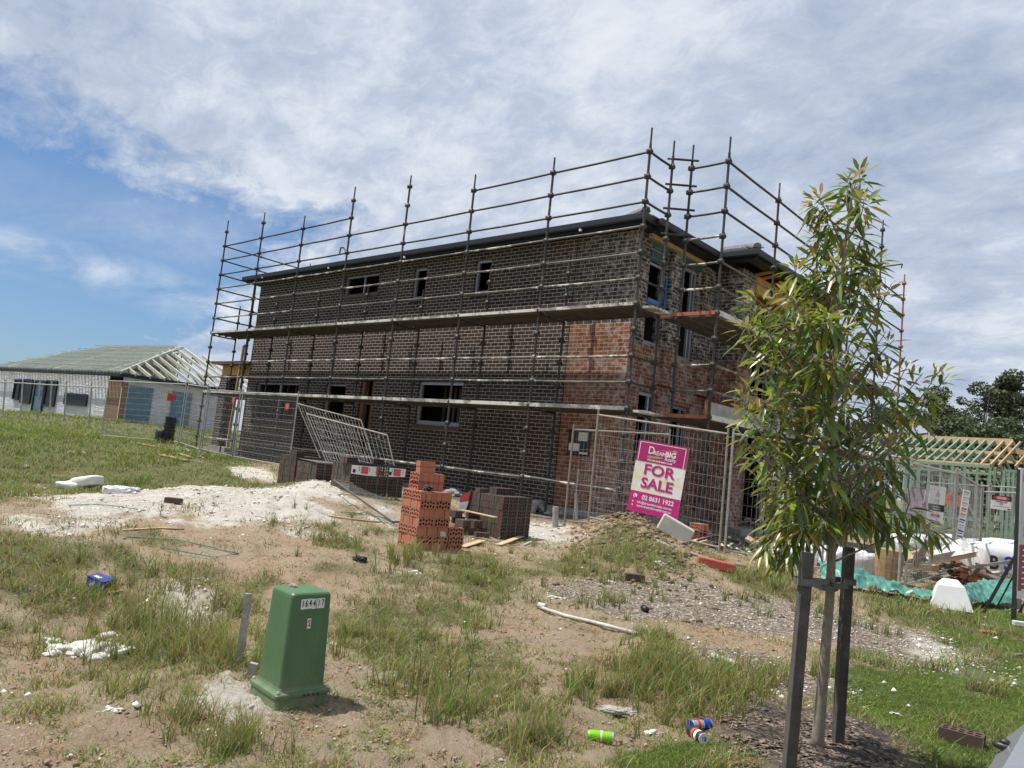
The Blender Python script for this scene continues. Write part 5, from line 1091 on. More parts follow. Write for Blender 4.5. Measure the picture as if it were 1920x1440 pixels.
for (U,V,w_,lab) in ((103,1050,.05,'white lump left of the carton'),(138,1124,.08,'white lumps below the carton'),(197,1165,.06,'white lump above the plaster heap'),(75,1265,.03,'small white chip at left edge'),(205,1333,.12,'flat white slab in the left foreground grass'),(1040,1122,.16,'flat pale slab by the end of the white pipe'),(1143,1092,.14,'pale slab left of the orange block'),(1050,1180,.08,'pale lump under the white pipe'),(782,1118,.05,'round white pebble among the middle weeds'),(1342,1338,.06,'white chip above the drink cans'),(1225,1375,.11,'torn white paper scrap between the drink cans'),(627,1208,.09,'clear crushed plastic cup right of the pillar'),(1232,1058,.20,'pale stone on the right of the dirt mound'),(1258,1068,.12,'cream crumpled paper below the foam block'),(1010,1045,.05,'white bit left of the mound'),(1680,1340,.09,'white stone in the lawn'),(1600,1300,.07,'grey stone right of the right stake'),(1846,1172,.07,'yellowish brick piece by the sign leg'),(780,1075,.16,'white crumbled mortar patch below the orange bricks'),(1820,1187,.0001,'')):
    if w_>.001: lumpone(U,V,(w_,w_*.7,w_*.3),lab,'plaster','debris','debris_lump',.5,int(U)%17,e=.7)
# pipes, offcuts, straps
def rod(pts,r_,mat,name,label,cat,n=10,lift=None):
    P_=[]; 
    for (U,V) in pts: q=G(U,V); P_.append(q+UP*(r_ if lift is None else lift))
    mb=MB(); mb.path(P_,r_,n); return solo(mb,name,M[mat],label,cat,smooth=True)
rod([(1010,1141),(1060,1158),(1120,1172),(1195,1192)],.016,'pvc','plastic_pipe','long dirty white plastic pipe lying across the gravel','pipe')
q=G(1010,1141); mb=MB(); mb.tube(q+UP*.028,q+UP*.03+rh*.06-fh*.05,.03,12); solo(mb,'pipe_socket',M['pvc'],'flared socket at the left end of the long white pipe','pipe')
rod([(1335,1235),(1384,1253)],.024,'pvc','plastic_pipe','short white plastic pipe end sticking out of the tussock','pipe')
rod([(1205,1145),(1212,1150)],.03,'black','rubber_cap','round black rubber cap on the gravel','cap')
rod([(613,968),(660,975),(712,980),(714,978)],.012,'timber','timber_strip','bent timber strip lying in front of the flat mesh panel','timber strip',4)
q=G(712,980)
rod([(230,996),(300,992),(345,994)],.012,'timber','timber_strip','thin timber strip lying in the grass left of the middle','timber strip',4)
rod([(240,776),(275,782)],.02,'timber','timber_strip','pale timber strip on the grass below the far fence','timber strip',4)
rod([(1367,1436),(1400,1426),(1440,1440)],.004,'oplastic','orange_strip','thin orange plastic strip at the edge of the mulch','plastic strip',6)
for (pts,lab) in (([(208,1012),(214,1022),(232,1030)],'short bright green strap end at left'),([(235,1010),(330,1014),(400,1030),(447,1042),(400,1048),(300,1030)],'long dark green strap loop in the left grass'),([(640,962),(680,966),(715,972),(740,985)],'green strap in front of the flat mesh panel'),([(650,968),(690,962),(722,985)],'crossing green strap at the flat mesh panel'),([(128,950),(180,948),(222,952),(270,960)],'thin green strap lying across the sand'),([(920,1022),(950,1026),(975,1024)],'green strap below the right brick pack')):
    rod(pts,.006,'strap','packing_strap',lab,'strap',6,.02)
q1=G(848,995);q2=G(924,995); mb=MB(); mb.path([q1+UP*.02,q1.lerp(q2,.3)+UP*.18,q1.lerp(q2,.6)+UP*.2,q2+UP*.17,q2+UP*.02],.006,6); solo(mb,'packing_strap',M['strap'],'green strap arching up in front of the right brick pack','strap',smooth=True)
for (a,b_,w_,lab) in (((866,1028),(905,1018),.10,'torn plywood offcut left of the right brick pack'),((934,1024),(982,1008),.09,'torn plywood offcut in front of the right brick pack')):
    q1=G(*a)+UP*.02;q2=G(*b_)+UP*.04; mb=MB(); mb.bar(q1,q2,w_,.01,(0,0,1)); solo(mb,'plywood_offcut',M['timber'],lab,'offcut')
q1=G(800,1000); p1=P(865,956,11.8);p2=P(930,970,11.5); mb=MB(); mb.bar(p1,p2,.12,.012,(0,0,1)); solo(mb,'plywood_sheet',M['timber'],'thin plywood strip sticking out under the right brick pack','plywood')
q=G(955,1010); mb=MB(); mb.quad(q,q+rh*.2,q+rh*.08+UP*.14,q+rh*.01+UP*.12-fh*.02); mb.quad(q+rh*.2,q+rh*.22+fh*.1,q+rh*.1+fh*.1+UP*.13,q+rh*.08+UP*.14); solo(mb,'plastic_tub',M['white'],'broken white plastic tub shard at the foot of the right brick pack','tub')
rod([(983,1024),(996,1018)],.018,'pvc','plastic_pipe','short white pipe stub right of the plywood offcuts','pipe')
lumpone(675,1052,(.13,.09,.06),'dark crumpled wrapper in front of the orange brick stack','black','wrapper','wrapper',.5,3)
lumpone(1165,1335,(.24,.10,.03),'dark rag half buried in the soil near the bottom','stick','rag','rag',.4,3,lift=.15); 
# foam block, orange kerb block
q=P(1262,1048,11.6); q.z=gz(q.x,q.y); mb=MB(); mb.box(q+UP*.16,(.52,.30,.26),rz(ha-.2)@Matrix.Rotation(R(24),3,'Y')); solo(mb,'foam_block',M['poly'],'large cream foam block tipped over right of the dirt mound','foam block',bev=.02)
q=G(1342,1066); mb=MB(); mb.box(q+UP*.05,(.48,.12,.12),rz(ha-.15)@Matrix.Rotation(R(6),3,'Y')); solo(mb,'plastic_barrier',M['oplastic'],'orange plastic barrier block lying right of the foam block','barrier',bev=.015)
rod([(1195,1000),(1240,1020),(1262,1030)],.02,'concrete','metal_tube','thin pale tube leading from the mound to the foam block','tube')
rod([(1295,1040),(1345,1055),(1400,1065)],.018,'concrete','metal_tube','thin pale tube lying behind the orange barrier','tube')
# post stubs in front of the meter wall
for (U,V,U2,V2,r_,m_,lab) in ((1076,968,1085,880,.012,'galv','thin leaning steel rod in front of the red brick corner'),(1082,972,1080,925,.03,'galv','grey pipe stub with red top by the red brick corner'),(1042,982,1042,950,.06,'concrete','stubby concrete pipe standing in the grey rubble')):
    b0=P(U,V,14.2); b0.z=gz(b0.x,b0.y)-.05; t0=above(U2,V2,b0); mb=MB(); mb.path([b0,t0],r_,10); solo(mb,'pipe_stub',M[m_],lab,'pipe stub')
lumpone(1010,960,(1.6,.6,.35),'heap of grey concrete rubble against the base of the house','concrete','rubble','rubble_heap',.4,4,lift=.1)
lumpone(850,930,(1.0,.4,.28),'pale concrete lumps behind the orange brick stack','concrete','rubble','rubble_heap',.4,7,lift=.3)
# ------------------------------------------------------------ signs
def board(name,label,cat,TL,TR,BL,p0,n,mat,th=.006,off=.03):
    n=Vector(n).normalized(); 
    if n.dot(CP-Vector(p0))<0: n=-n
    p0=Vector(p0)+n*off; tl=onpl(*TL,p0,n); tr=onpl(*TR,p0,n); bl=onpl(*BL,p0,n)
    xd=(tr-tl); yd=(bl-tl); W_=xd.length; H_=yd.length; xd.normalize(); yd=yd-xd*yd.dot(xd); yd.normalize()
    t=thing(name,label,cat,tl+yd*H_+xd*W_/2); org=tl
    def loc(u,v,o=.004): return org+xd*u*W_+yd*v*H_+n*o
    def rect(m_,u0,u1,v0,v1,nm,o=.0035,parent=None):
        mb=MB(); mb.quad(loc(u0,v1,o),loc(u1,v1,o),loc(u1,v0,o),loc(u0,v0,o)); return mb.build(nm,m_,parent or t)
    mb=MB(); a,b_,c_,d_=[loc(u,v,0) for u,v in ((0,1),(1,1),(1,0),(0,0))]; bk=[p-n*th for p in (a,b_,c_,d_)]
    mb.quad(a,b_,c_,d_); mb.quad(*bk[::-1]); 
    for i in range(4): mb.quad([a,b_,c_,d_][i],bk[i],bk[(i+1)%4],[a,b_,c_,d_][(i+1)%4])
    mb.build('board',mat,t)
    def tx(s,u,v,size,m_,bold=0,sx=1,nm='lettering',al='CENTER',o=.0052): return text(nm,s,size*H_,m_,t,loc(u,v,o),xd,-yd,bold*H_,al,sx,.0003)
    return t,rect,tx,loc,W_,H_
M['signgrey']=simple('grey_print',(.42,.44,.46),.4,.06,3,0,0)
bl_=P(1103,978,13.3); br_=P(1348,1036,12.0); dv=(br_-bl_); dv.z=0; nn=Vector((dv.y,-dv.x,0)).normalized()
t,rect,tx,loc,W_,H_=board('sale_sign','pink and white sale board of a realty office wired to the mesh fence','sign',(1199,823),(1293,840),(1184,957),bl_,nn,M['signw'])
rect(M['magenta'],0,1,0,.295,'header_panel'); rect(M['magenta'],0,1,.715,1,'footer_panel')
for a in ((.035,.95,.022,.030),(.035,.048,.03,.285),(.94,.952,.022,.30)): rect(M['whitep'],*a,'border_line',.0045)
tx('D',.285,.130,.145,M['whitep'],.0012,.9); tx('REAM',.455,.155,.075,M['whitep'],.001,1.0); tx('BIG',.670,.148,.098,M['whitep'],.0035,1.05); tx('Realty',.68,.212,.066,M['whitep'],.0006,1); tx('We Live & Breathe Local',.48,.262,.034,M['whitep'],.0012,1.05)
# small gold house-on-a-hill mark behind the name
mb=MB(); pts=[(.20,.215),(.26,.20),(.34,.205),(.42,.195),(.52,.20),(.54,.212),(.44,.225),(.34,.228),(.26,.238)]; mb.quad(*[loc(u,v,.0045) for u,v in pts][::-1]); mb.build('emblem_hill',M['gold'],t)
mb=MB(); mb.quad(*[loc(u,v,.0045) for u,v in ((.66,.095),(.80,.095),(.74,.065))]); mb.quad(*[loc(u,v,.0045) for u,v in ((.72,.115),(.78,.115),(.78,.095),(.72,.095))]); mb.build('emblem_house',M['gold'],t)
mb=MB(); mb.path([loc(u,v,.0045) for u,v in ((.42,.125),(.5,.105),(.58,.098),(.66,.096))],.002,4); mb.build('emblem_swoosh',M['gold'],t)
tx('FOR',.50,.40,.20,M['magenta'],.0055,1.2); tx('SALE',.50,.59,.20,M['magenta'],.0055,1.12)
mb=MB(); mb.lathe(loc(.115,.78,.003),[(.030*H_,0),(.030*H_,.002)],20,nn if nn.dot(CP-bl_)>0 else -nn); mb.build('phone_badge',M['whitep'],t); mb=MB(); mb.path([loc(u,v,.0075) for u,v in ((.095,.765),(.10,.785),(.115,.795),(.135,.80))],.006,5); mb.build('phone_mark',M['magenta'],t)
tx('02 8631 1922',.57,.788,.086,M['whitep'],.0024,.98); tx('info@dreambigrealty.com.au',.52,.862,.048,M['whitep'],.0009,.92); tx('www.dreambigrealty.com.au',.52,.91,.048,M['whitep'],.0009,.92)
for v in (.862,.91):
    mb=MB(); mb.lathe(loc(.085,v,.003),[(.011*H_,0),(.011*H_,.0015)],12,nn if nn.dot(CP-bl_)>0 else -nn); mb.build('contact_dot',M['whitep'],t)
# danger board on the receding panel
f0=P(1697,1106,11.6); f1=P(1783,1080,14.4); dv=f1-f0; dv.z=0; n2_=Vector((dv.y,-dv.x,0)).normalized()
t,rect,tx,loc,W_,H_=board('danger_sign','tall grey and white danger board on the receding mesh panel','sign',(1744,909),(1774,914),(1737,982),f0.lerp(f1,.6),(-fh+rh*.15),M['white'],off=.0)
rect(M['concretep'] if 'concretep' in M else M['galv'],0,1,0,.46,'grey_panel',.002) if False else None
rect(M['ink'],0,1,.47,.64,'black_band'); tx('DANGER',.5,.76,.10,M['redink'],.004,.62); 
mb=MB(); mb.quad(*[loc(u,v,.005) for u,v in ((.42,.29),(.56,.10),(.50,.27))][::-1]); mb.quad(*[loc(u,v,.005) for u,v in ((.56,.10),(.66,.29),(.58,.24))][::-1]); mb.build('emblem',M['redink'],t)
for v,a,b_ in ((.35,.36,.66),(.40,.38,.62),(.89,.2,.8),(.94,.25,.75)): rect(M['galv'],a,b_,v,v+.02,'small_print')
for v in (.52,.58): rect(M['galv'],.25,.75,v,v+.025,'small_print',.006)
t,rect,tx,loc,W_,H_=board('orange_sign','bright orange notice with purple print on the mesh fence between the grey boards','sign',(1774,924),(1806,930),(1773,945),P(1790,936,15.5),(-fh+rh*.1),M['orange'])
for v,a,b_ in ((.22,.2,.75),(.45,.15,.75),): rect(M['purple'],a,b_,v,v+.14,'print_line')
for v,a,b_ in ((.66,.15,.75),(.82,.3,.7)): rect(M['gold'],a,b_,v,v+.08,'print_line')
t,rect,tx,loc,W_,H_=board('notice_board','narrow tall notice board with rows of small coloured safety symbols, seen obliquely','sign',(1807,917),(1820,921),(1798,1017),P(1812,970,14.6),(-fh+rh*.3),M['white'])
for k in range(9):
    v=.03+k*.105; m_=[M['galv'],M['galv'],M['galv'],M['redink'],M['gold'],M['blue'],M['galv'],M['blue'],M['pillar']][k]; rect(m_,.1,.9,v,v+.028,'print_line'); rect(m_,.1,.75,v+.05,v+.066,'print_line')
t,rect,tx,loc,W_,H_=board('danger_sign','white danger construction site notice near the right edge','sign',(1859,927),(1897,932),(1856,953),P(1878,942,15.8),(-fh+rh*.12),M['white'])
rect(M['ink'],0,1,0,.36,'black_band'); mb=MB(); mb.quad(*[loc(.5+.42*math.cos(a),.18-.15*math.sin(a),.005) for a in np.linspace(0,2*math.pi,24,endpoint=False)]); ov=mb.build('red_oval',M['redink'],t); tx('DANGER',.5,.18,.22,M['whitep'],.006,.85,o=.008)
tx('CONSTRUCTION',.5,.46,.17,M['ink'],.002,.72); tx('SITE',.5,.62,.17,M['ink'],.002,.9); rect(M['galv'],.1,.9,.76,.80,'small_print'); rect(M['redink'],.82,.97,.86,.98,'red_mark')
# tall sale board on black legs at the right edge
b0=G(1902,1163); sx_=(rh*.88+fh*.48).normalized(); sn=Vector((sx_.y,-sx_.x,0)); 
if sn.dot(CP-b0)<0: sn=-sn
tl=above(1893,878,b0)
t=thing('sale_board','tall white and maroon land sale board on black legs at the right edge','sign',b0)
Hb=tl.z-b0.z; o=b0; 
def bp(u,z,off=0): return b0+sx_*u+UP*z+sn*off
mb=MB(); mb.box2((0,0,0),(0,0,0)); mb=MB(); mb.bar(bp(0,0,-.01),bp(0,Hb,-.01),.045,.045,tuple(sn)); mb.build('leg',M['black'],t)
mb=MB(); mb.bar(bp(1.2,0,-.01),bp(1.2,Hb,-.01),.045,.045,tuple(sn)); mb.build('leg',M['black'],t)
for u in (0.0,.9):
    mb=MB(); foot=G(1843,1150)+sx_*u; mb.bar(bp(u,Hb*.42,-.02),foot,.04,.03,tuple(sn)); mb.build('brace',M['black'],t)
mb=MB(); foot=G(1868,1140); mb.bar(bp(.05,Hb*.30,-.05),foot,.025,.02,tuple(sn)); mb.build('brace',M['black'],t)
def bq(m_,u0,u1,z0,z1,off,nm):
    mb=MB(); mb.quad(bp(u0,z0,off),bp(u1,z0,off),bp(u1,z1,off),bp(u0,z1,off)); return mb.build(nm,m_,t)
zb=Hb*.145
mb=MB(); 
for a in (1,): 
    A0=bp(.0,zb,.02);A1=bp(1.25,zb,.02);A2=bp(1.25,Hb+.02,.02);A3=bp(-.02,Hb+.02,.02); Bk=[p-sn*.035 for p in (A0,A1,A2,A3)]; mb.quad(A0,A1,A2,A3); mb.quad(*Bk[::-1]); 
    for i in range(4): mb.quad([A0,A1,A2,A3][i],Bk[i],Bk[(i+1)%4],[A0,A1,A2,A3][(i+1)%4])
mb.build('board',M['white'],t)
bq(M['maroon'],.012,1.22,zb+.10,Hb*.50,.024,'lower_panel'); bq(M['signgrey'],.03,1.22,Hb*.51,Hb-.0,.024,'upper_panel')
bq(M['ink'],.30,.9,Hb*.80,Hb*.87,.027,'black_block')
text('lettering','FOR SALE',.12,M['redink'],t,bp(.035,Hb*.94,.028),sx_,UP,.002,'LEFT',.85)
for k in range(9): bq(M['whitep'],.08,.5-.05*(k%3),Hb*.46-k*.075,Hb*.46-k*.075+.018,.027,'print_line')
for k in range(7): bq(M['ink'],.08+.10*(k%3),.16+.10*(k%3),Hb*(.56+.03*k),Hb*(.56+.03*k)+.006,.027,'plan_line'); bq(M['ink'],.08+.05*k,.085+.05*k,Hb*(.55+.02*k),Hb*(.62+.02*k),.027,'plan_line')
q=G(1900,1172); mb=MB(); mb.bar(q+UP*.03,q+rh*.4+UP*.03-fh*.1,.10,.05,(0,0,1)); solo(mb,'foam_strip',M['white'],'white foam strip on the grass at the foot of the tall sale board','foam strip')
# black wheel and pipe at the right edge
q=G(1921,1232); t=thing('small_wheel','small black rubber wheel lying at the right edge of the grass','wheel',q)
mb=MB(); mb.lathe(q+UP*.055-fh*.02,[(.03,0),(.055,.004),(.06,.02),(.055,.036),(.03,.04)],20,(-fh*.8+rh*.5)); mb.build('tyre',M['black'],t)
mb=MB(); mb.path([q+UP*.02-rh*.02,q-rh*.11+UP*.02-fh*.02],.011,8); solo(mb,'metal_tube',M['galv'],'short grey tube beside the black wheel at the right edge','tube')
q=G(1852,1188); mb=MB(); mb.lump(q+UP*.01,(.20,.12,.05),.5,.2,3,16,10,rz(ha)); solo(mb,'broken_brick',M['br_orange2'] if 'br_orange2' in M else M['sc_orange'],'broken red brick half sunk in the right hand grass','brick',smooth=False)
# ------------------------------------------------------------ rubbish behind and around the right hand fence
def sheet(name,label,cat,mat,top,bot,nu=60,nv=16,amp=.05,thick=.012,freq=3,seed=0,bulge=0):
    def interp(pts,f):
        f=f*(len(pts)-1); i=min(int(f),len(pts)-2); return pts[i].lerp(pts[i+1],f-i)
    mb=MB(); k0=0
    for i in range(nu+1):
        a=interp(top,i/nu); b_=interp(bot,i/nu)
        for j in range(nv+1):
            p=a.lerp(b_,j/nv); s_=mnoise.noise(p*freq+Vector((seed,0,0)))+.6*mnoise.noise(p*freq*2.7+Vector((0,seed,0)))+.5*abs(mnoise.noise(Vector((p.x*9,p.y*9,p.z*9))))
            mb.v.append(p+UP*(amp*s_+amp*1.2+bulge*math.sin(math.pi*j/nv))-fh*amp*.7*mnoise.noise(p*freq*1.7+Vector((5,seed,0))))
    for i in range(nu):
        for j in range(nv): a=i*(nv+1)+j; mb.f.append((a,a+1,a+nv+2,a+nv+1)); mb.m.append(0)
    return solo(mb,name,M[mat],label,cat,smooth=True)
tb_=[P(1532,1062,11.3),P(1580,1070,11.3),P(1640,1090,11.2),P(1690,1112,11.2),P(1740,1125,11.0),P(1775,1128,10.9)]
bb_=[P(1540,1110,10.8),P(1590,1124,10.6),P(1640,1134,10.6),P(1690,1138,10.6),P(1740,1146,10.5),P(1770,1150,10.4)]
def gl(ps,dz=0): 
    r_=[]
    for p in ps: p=Vector(p); p.z=max(p.z,gz(p.x,p.y)+.02+dz); r_.append(p)
    return r_
sheet('tarpaulin','crumpled green tarpaulin lying in front of the right hand fence','tarpaulin','tarp',gl(tb_),[Vector((p.x,p.y,gz(p.x,p.y)+.02)) for p in bb_],120,34,.06,freq=6.5,seed=3,bulge=.05)
t2_=[P(1786,1150,10.4),P(1806,1108,11.2),P(1835,1098,11.8),P(1900,1098,12.2)]; b2_=[P(1788,1158,10.3),P(1815,1140,10.6),P(1850,1125,11.0),P(1905,1128,11.2)]
sheet('tarpaulin','second fold of dark green tarpaulin bunched behind the legs of the tall sale board','tarpaulin','tarp',gl(t2_),[Vector((p.x,p.y,gz(p.x,p.y)+.02)) for p in b2_],90,30,.06,freq=6.5,seed=9,bulge=.06)
# upturned white tub
q=P(1782,1130,10.45); q.z=gz(q.x,q.y); mb=MB(); a0=.4
def hexr(r_,z,sq=1): return [q+rh*r_*math.cos(a0+k*math.pi/2)*1.15+fh*r_*math.sin(a0+k*math.pi/2)*sq+UP*z+rh*(-.03*z) for k in range(4)]
rg=[hexr(.32,.0),hexr(.31,.03),hexr(.20,.30),hexr(.11,.38)]
for i in range(3):
    for j in range(4): mb.quad(rg[i][j],rg[i][(j+1)%4],rg[i+1][(j+1)%4],rg[i+1][j])
mb.quad(*rg[3]); solo(mb,'plastic_tub',M['white'],'upturned square white plastic tub on the green tarpaulin','tub',bev=.015)
# woven cardboard drum
q=P(1664,1078,12.3); q.z=gz(q.x,q.y); mb=MB(); mb.lathe(q,[(.17,0),(.18,.05),(.215,.35),(.225,.55),(.20,.55)],14,(0.04,0,1)); solo(mb,'woven_basket',M['cardb'],'tall brown woven drum behind the fence right of the young tree','drum')
# white bags and sheets
def bag(U,V,D,d,lab,seed,yaw=0,tilt=0,amp=.25,mat='bag',name='rubble_bag',cat='bag',e=.5,freq=1.8):
    q=P(U,V,D); q.z=gz(q.x,q.y)+d[2]*.42; mb=MB(); mb.lump(q,d,e,amp,seed,34,20,rz(ha+yaw)@Matrix.Rotation(tilt,3,'Y'),freq); return solo(mb,name,M[mat],lab,cat,smooth=True),q
bag(1500,1050,13.5,(1.1,.6,.36),'long white bulk bag lying behind the fence left of the tree trunk',3,amp=.35)
bag(1592,1052,13.0,(.9,.6,.44),'grey white bulk bag behind the fence just right of the trunk',5,amp=.3)
bag(1450,1045,14.2,(.7,.5,.30),'white crumpled plastic sheet furthest left behind the fence','7' and 7,amp=.5)
bag(1745,1040,16.5,(2.2,.8,.75),'large white bulk bag behind the grey danger board',11,amp=.3)
b_,q=bag(1885,1062,14.5,(1.5,.9,.80),'white bulk bag printed with blue and black building supply lettering',13,amp=.12)
tf=q-fh*.47-UP*.0
tt_=thing('bag_print','blue and black building supply print on the white bulk bag','print',tf); tt_.parent=b_; tt_.location=tf-WORLD[b_.name]
for k in ('label','category'): del tt_[k]
text('letter','B',.34,M['ink'],tt_,tf-rh*.52+UP*.05,rh*1-fh*.35,UP,.012,'CENTER',.8); text('letter','S',.34,M['blue'],tt_,tf-rh*.30-fh*.06+UP*.06,rh-fh*.1,UP,.012,'CENTER',.9); text('lettering','BUILDING SUPPLY',.12,M['ink'],tt_,tf-rh*.12-fh*.1-UP*.14,rh,UP-rh*.1,.001,'CENTER',.9)
bag(1860,1010,19,(2.6,.8,.7),'long white sheet covered heap at the far right behind the fence',15,amp=.4)
t3_=[P(1725,1042,13.6),P(1760,1030,13.4),P(1800,1012,13.2),P(1830,1030,13.2)]; b3_=[P(1740,1052,13.3),P(1770,1048,13.1),P(1805,1042,13.0),P(1835,1036,13.0)]
sheet('plastic_sheet','white plastic sheet draped over boards behind the receding mesh panel','plastic sheet','white',t3_,b3_,30,10,.02,seed=4)
for (a,b2__,w_,m_,lab) in (((1742,1048),(1832,1030),.10,'concrete','long grey board on the rubbish heap, upper one'),((1740,1056),(1830,1040),.07,'timber','pale timber board on the rubbish heap, lower one'),((1700,1062),(1760,1066),.10,'timber','yellow timber offcut at the fence foot'),((1790,1068),(1900,1052),.05,'concrete','thin grey tube along the foot of the bulk bags'),((1716,1060),(1740,1015),.12,'timber_dark','upright brown board leaning in the rubbish heap'),((1800,1078),(1850,1092),.09,'sc_orange','red orange board on the ground by the receding fence'),((1360,1042),(1320,1010),.06,'timber','timber batten leaning on the low orange brick pile')):
    mb=MB(); mb.bar(P(*a,13.0),P(*b2__,13.2),w_,.02,tuple(CF)); solo(mb,'loose_board',M[m_],lab,'board')
random.seed(5)
def heap(label,U0,U1,V0,V1,D,n,mats,seed=0,name='rubbish_heap',kind=None):
    t=thing(name,label,'rubbish heap',P((U0+U1)/2,V1,D))
    for m_ in mats:
        mb=MB()
        for k in range(n//len(mats)):
            q=P(random.uniform(U0,U1),random.uniform(V0,V1),D+random.uniform(-.4,.6)); g_=gz(q.x,q.y); q.z=min(q.z,g_+.45); q.z=max(q.z,g_+.02); s_=random.uniform(.05,.16)
            mb.box(q,(s_*random.uniform(1,3.2),s_*.8,s_*.28),Matrix.Rotation(random.uniform(0,6),3,'Z')@Matrix.Rotation(random.uniform(-.6,.6),3,'X')@Matrix.Rotation(random.uniform(-.5,.5),3,'Y'))
        mb.build('scrap',M[m_],t)
    return t
heap('heap of timber scraps, plaster and plastic behind the fence right of the sale sign',1300,1480,1008,1050,12.9,60,['timber','white','concrete','timber_dark','black'])
heap('heap of building scraps under the fence panels right of the young tree',1690,1800,1025,1075,13.6,70,['timber','white','concrete','timber_dark','strap'])
heap('low brown rubble heap under the bulk bag at the right',1790,1860,1062,1090,13.4,40,['rubble','timber_dark','sc_orange'])
heap('dark builders clutter on the porch slab behind the fence',1400,1520,905,985,16.5,26,['timber_dark','black','concrete'])
mb=MB(); mb.path([P(1290,1034,12.7),P(1310,1012,12.7),P(1345,1004,12.7),P(1385,1018,12.7)],.025,8); solo(mb,'corrugated_hose',M['black'],'black corrugated hose arching over the scrap heap','hose',smooth=True)
# black stacked buckets on the far grass
q=P(315,826,25.5); q.z=gz(q.x,q.y); mb=MB()
for k in range(9): mb.lathe(q+UP*(.10*k)+rh*.01*math.sin(k*2),[(.17,0),(.19,.09),(.20,.095)],16)
solo(mb,'stacked_buckets',M['black'],'tall stack of black buckets standing behind the furthest left mesh panel','buckets')
mb=MB(); mb.lump(q-rh*.28+UP*.22,(.35,.3,.5),.7,.3,3); solo(mb,'black_bag',M['black'],'black rubbish bag left of the bucket stack','bag',smooth=True)
for (U,V,w_,l) in ((248,830,.18,'white scrap left of the bucket stack'),(325,843,.22,'white scrap below the bucket stack'),(350,845,.3,'pale blue scrap right of the bucket stack'),(135,848,.2,'white scrap on the left grass'),(155,850,.2,'second white scrap on the left grass'),(50,875,.2,'white scrap at the far left'),(375,858,.22,'white scrap at the fence foot')):
    lumpone(U,V,(w_,w_*.6,w_*.4),l,'plaster','debris','debris_lump',.5,int(U)%13,e=.7)
for (a,b2__,lab) in (((258,833),(292,840),'long pale timber offcut on the far grass, upper'),((232,850),(270,853),'long pale timber offcut on the far grass, left'),((300,855),(350,866),'timber plank at the fence foot'),((335,853),(358,860),'short timber plank at the fence foot')):
    mb=MB(); mb.bar(G(*a)+UP*.04,G(*b2__)+UP*.04,.10,.03,(0,0,1)); solo(mb,'timber_plank',M['timber'],lab,'plank')
# ------------------------------------------------------------ house at the left under construction
lh=thing('single_storey_house','single storey house wrapped in white sheeting with a bare green grey roof frame, far left','house',P(120,788,43))
A0=P(219,790,39);A1=P(-25,774,48);A2=P(392,838,44); zg=.3; ez_=P(219,702,39).z
A0.z=A1.z=A2.z=zg
xd=(A1-A0).normalized(); yd=(A2-A0); yd=(yd-xd*yd.dot(xd)); yd.normalize(); Wl=(A1-A0).length; Dl=(A2-A0).length*1.05
def hp(u,v,z): return A0+xd*u+yd*v+UP*(z-zg)
def hwall(mb,u0,v0,u1,v1,z0,z1): mb.quad(hp(u0,v0,z0),hp(u1,v1,z0),hp(u1,v1,z1),hp(u0,v0,z1))
u_of=lambda U: (lambda d: ((CP+d*((A0-CP).dot(yd)/d.dot(yd)))-A0).dot(xd))(ray(U,740))
mb=MB(); hwall(mb,1.35,0,Wl,0,zg-.3,ez_); hwall(mb,0,.0,0,Dl,zg-.3,ez_); hwall(mb,Wl,0,Wl,Dl,zg-.3,ez_); mb.build('wall',M['wrap'],lh)
mb=MB(); hwall(mb,0,-.02,1.35,-.02,zg-.3,ez_-.35); hwall(mb,1.35,-.02,1.35,.0,zg-.3,ez_-.35); hwall(mb,-.02,0,-.02,.3,zg-.3,ez_-.35); mb.build('wall',M['brown_brick'] if 'brown_brick' in M else simple('tan_brickwork',(.25,.14,.07),.85,.25,9,0,.004),lh)
mb=MB(); mb.bar(hp(-.4,-.35,ez_),hp(Wl,-.35,ez_),.04,.2); mb.bar(hp(-.35,-.4,ez_),hp(-.35,Dl+6,ez_),.04,.2); mb.build('fascia',M['fascia'],lh)
for (Ua,Ub,Va,Vb,mat) in ((27,37,712,748,'ink'),(42,60,712,755,'ink'),(66,84,714,772,'bluewrap'),(86,106,714,760,'ink'),(125,166,738,757,'ink')):
    ua,ub=u_of(Ua),u_of(Ub); f=lambda U,V: (CP+ray(U,V)*((A0-CP).dot(yd)/ray(U,V).dot(yd))).z
    za,zb_=f(Ua,Va),f(Ua,Vb); mb=MB(); mb.quad(hp(ua,-.05,zb_),hp(ub,-.05,zb_),hp(ub,-.05,za),hp(ua,-.05,za))
    if mat=='bluewrap' and 'bluewrap' not in M: M['bluewrap']=simple('blue_wrap',(.10,.20,.28),.5,.35,3,0,.03)
    w_=mb.build('window' if mat=='ink' else 'door',M['bluewrap'] if mat=='bluewrap' else M['glass'],lh); mb=MB()
    for a,b_ in (((ua,za),(ub,za)),((ub,za),(ub,zb_)),((ub,zb_),(ua,zb_)),((ua,zb_),(ua,za))): mb.bar(hp(a[0],-.07,a[1]),hp(b_[0],-.07,b_[1]),.09,.09)
    mb.build('frame',M['black'],w_)
for (va,vb) in ((.06,.27),(.45,.64)):
    mb=MB(); mb.quad(hp(-.05,Dl*va,zg+.1),hp(-.05,Dl*vb,zg+.1),hp(-.05,Dl*vb,ez_-.45),hp(-.05,Dl*va,ez_-.45)); mb.build('garage_opening',M['bluewrap'],lh)
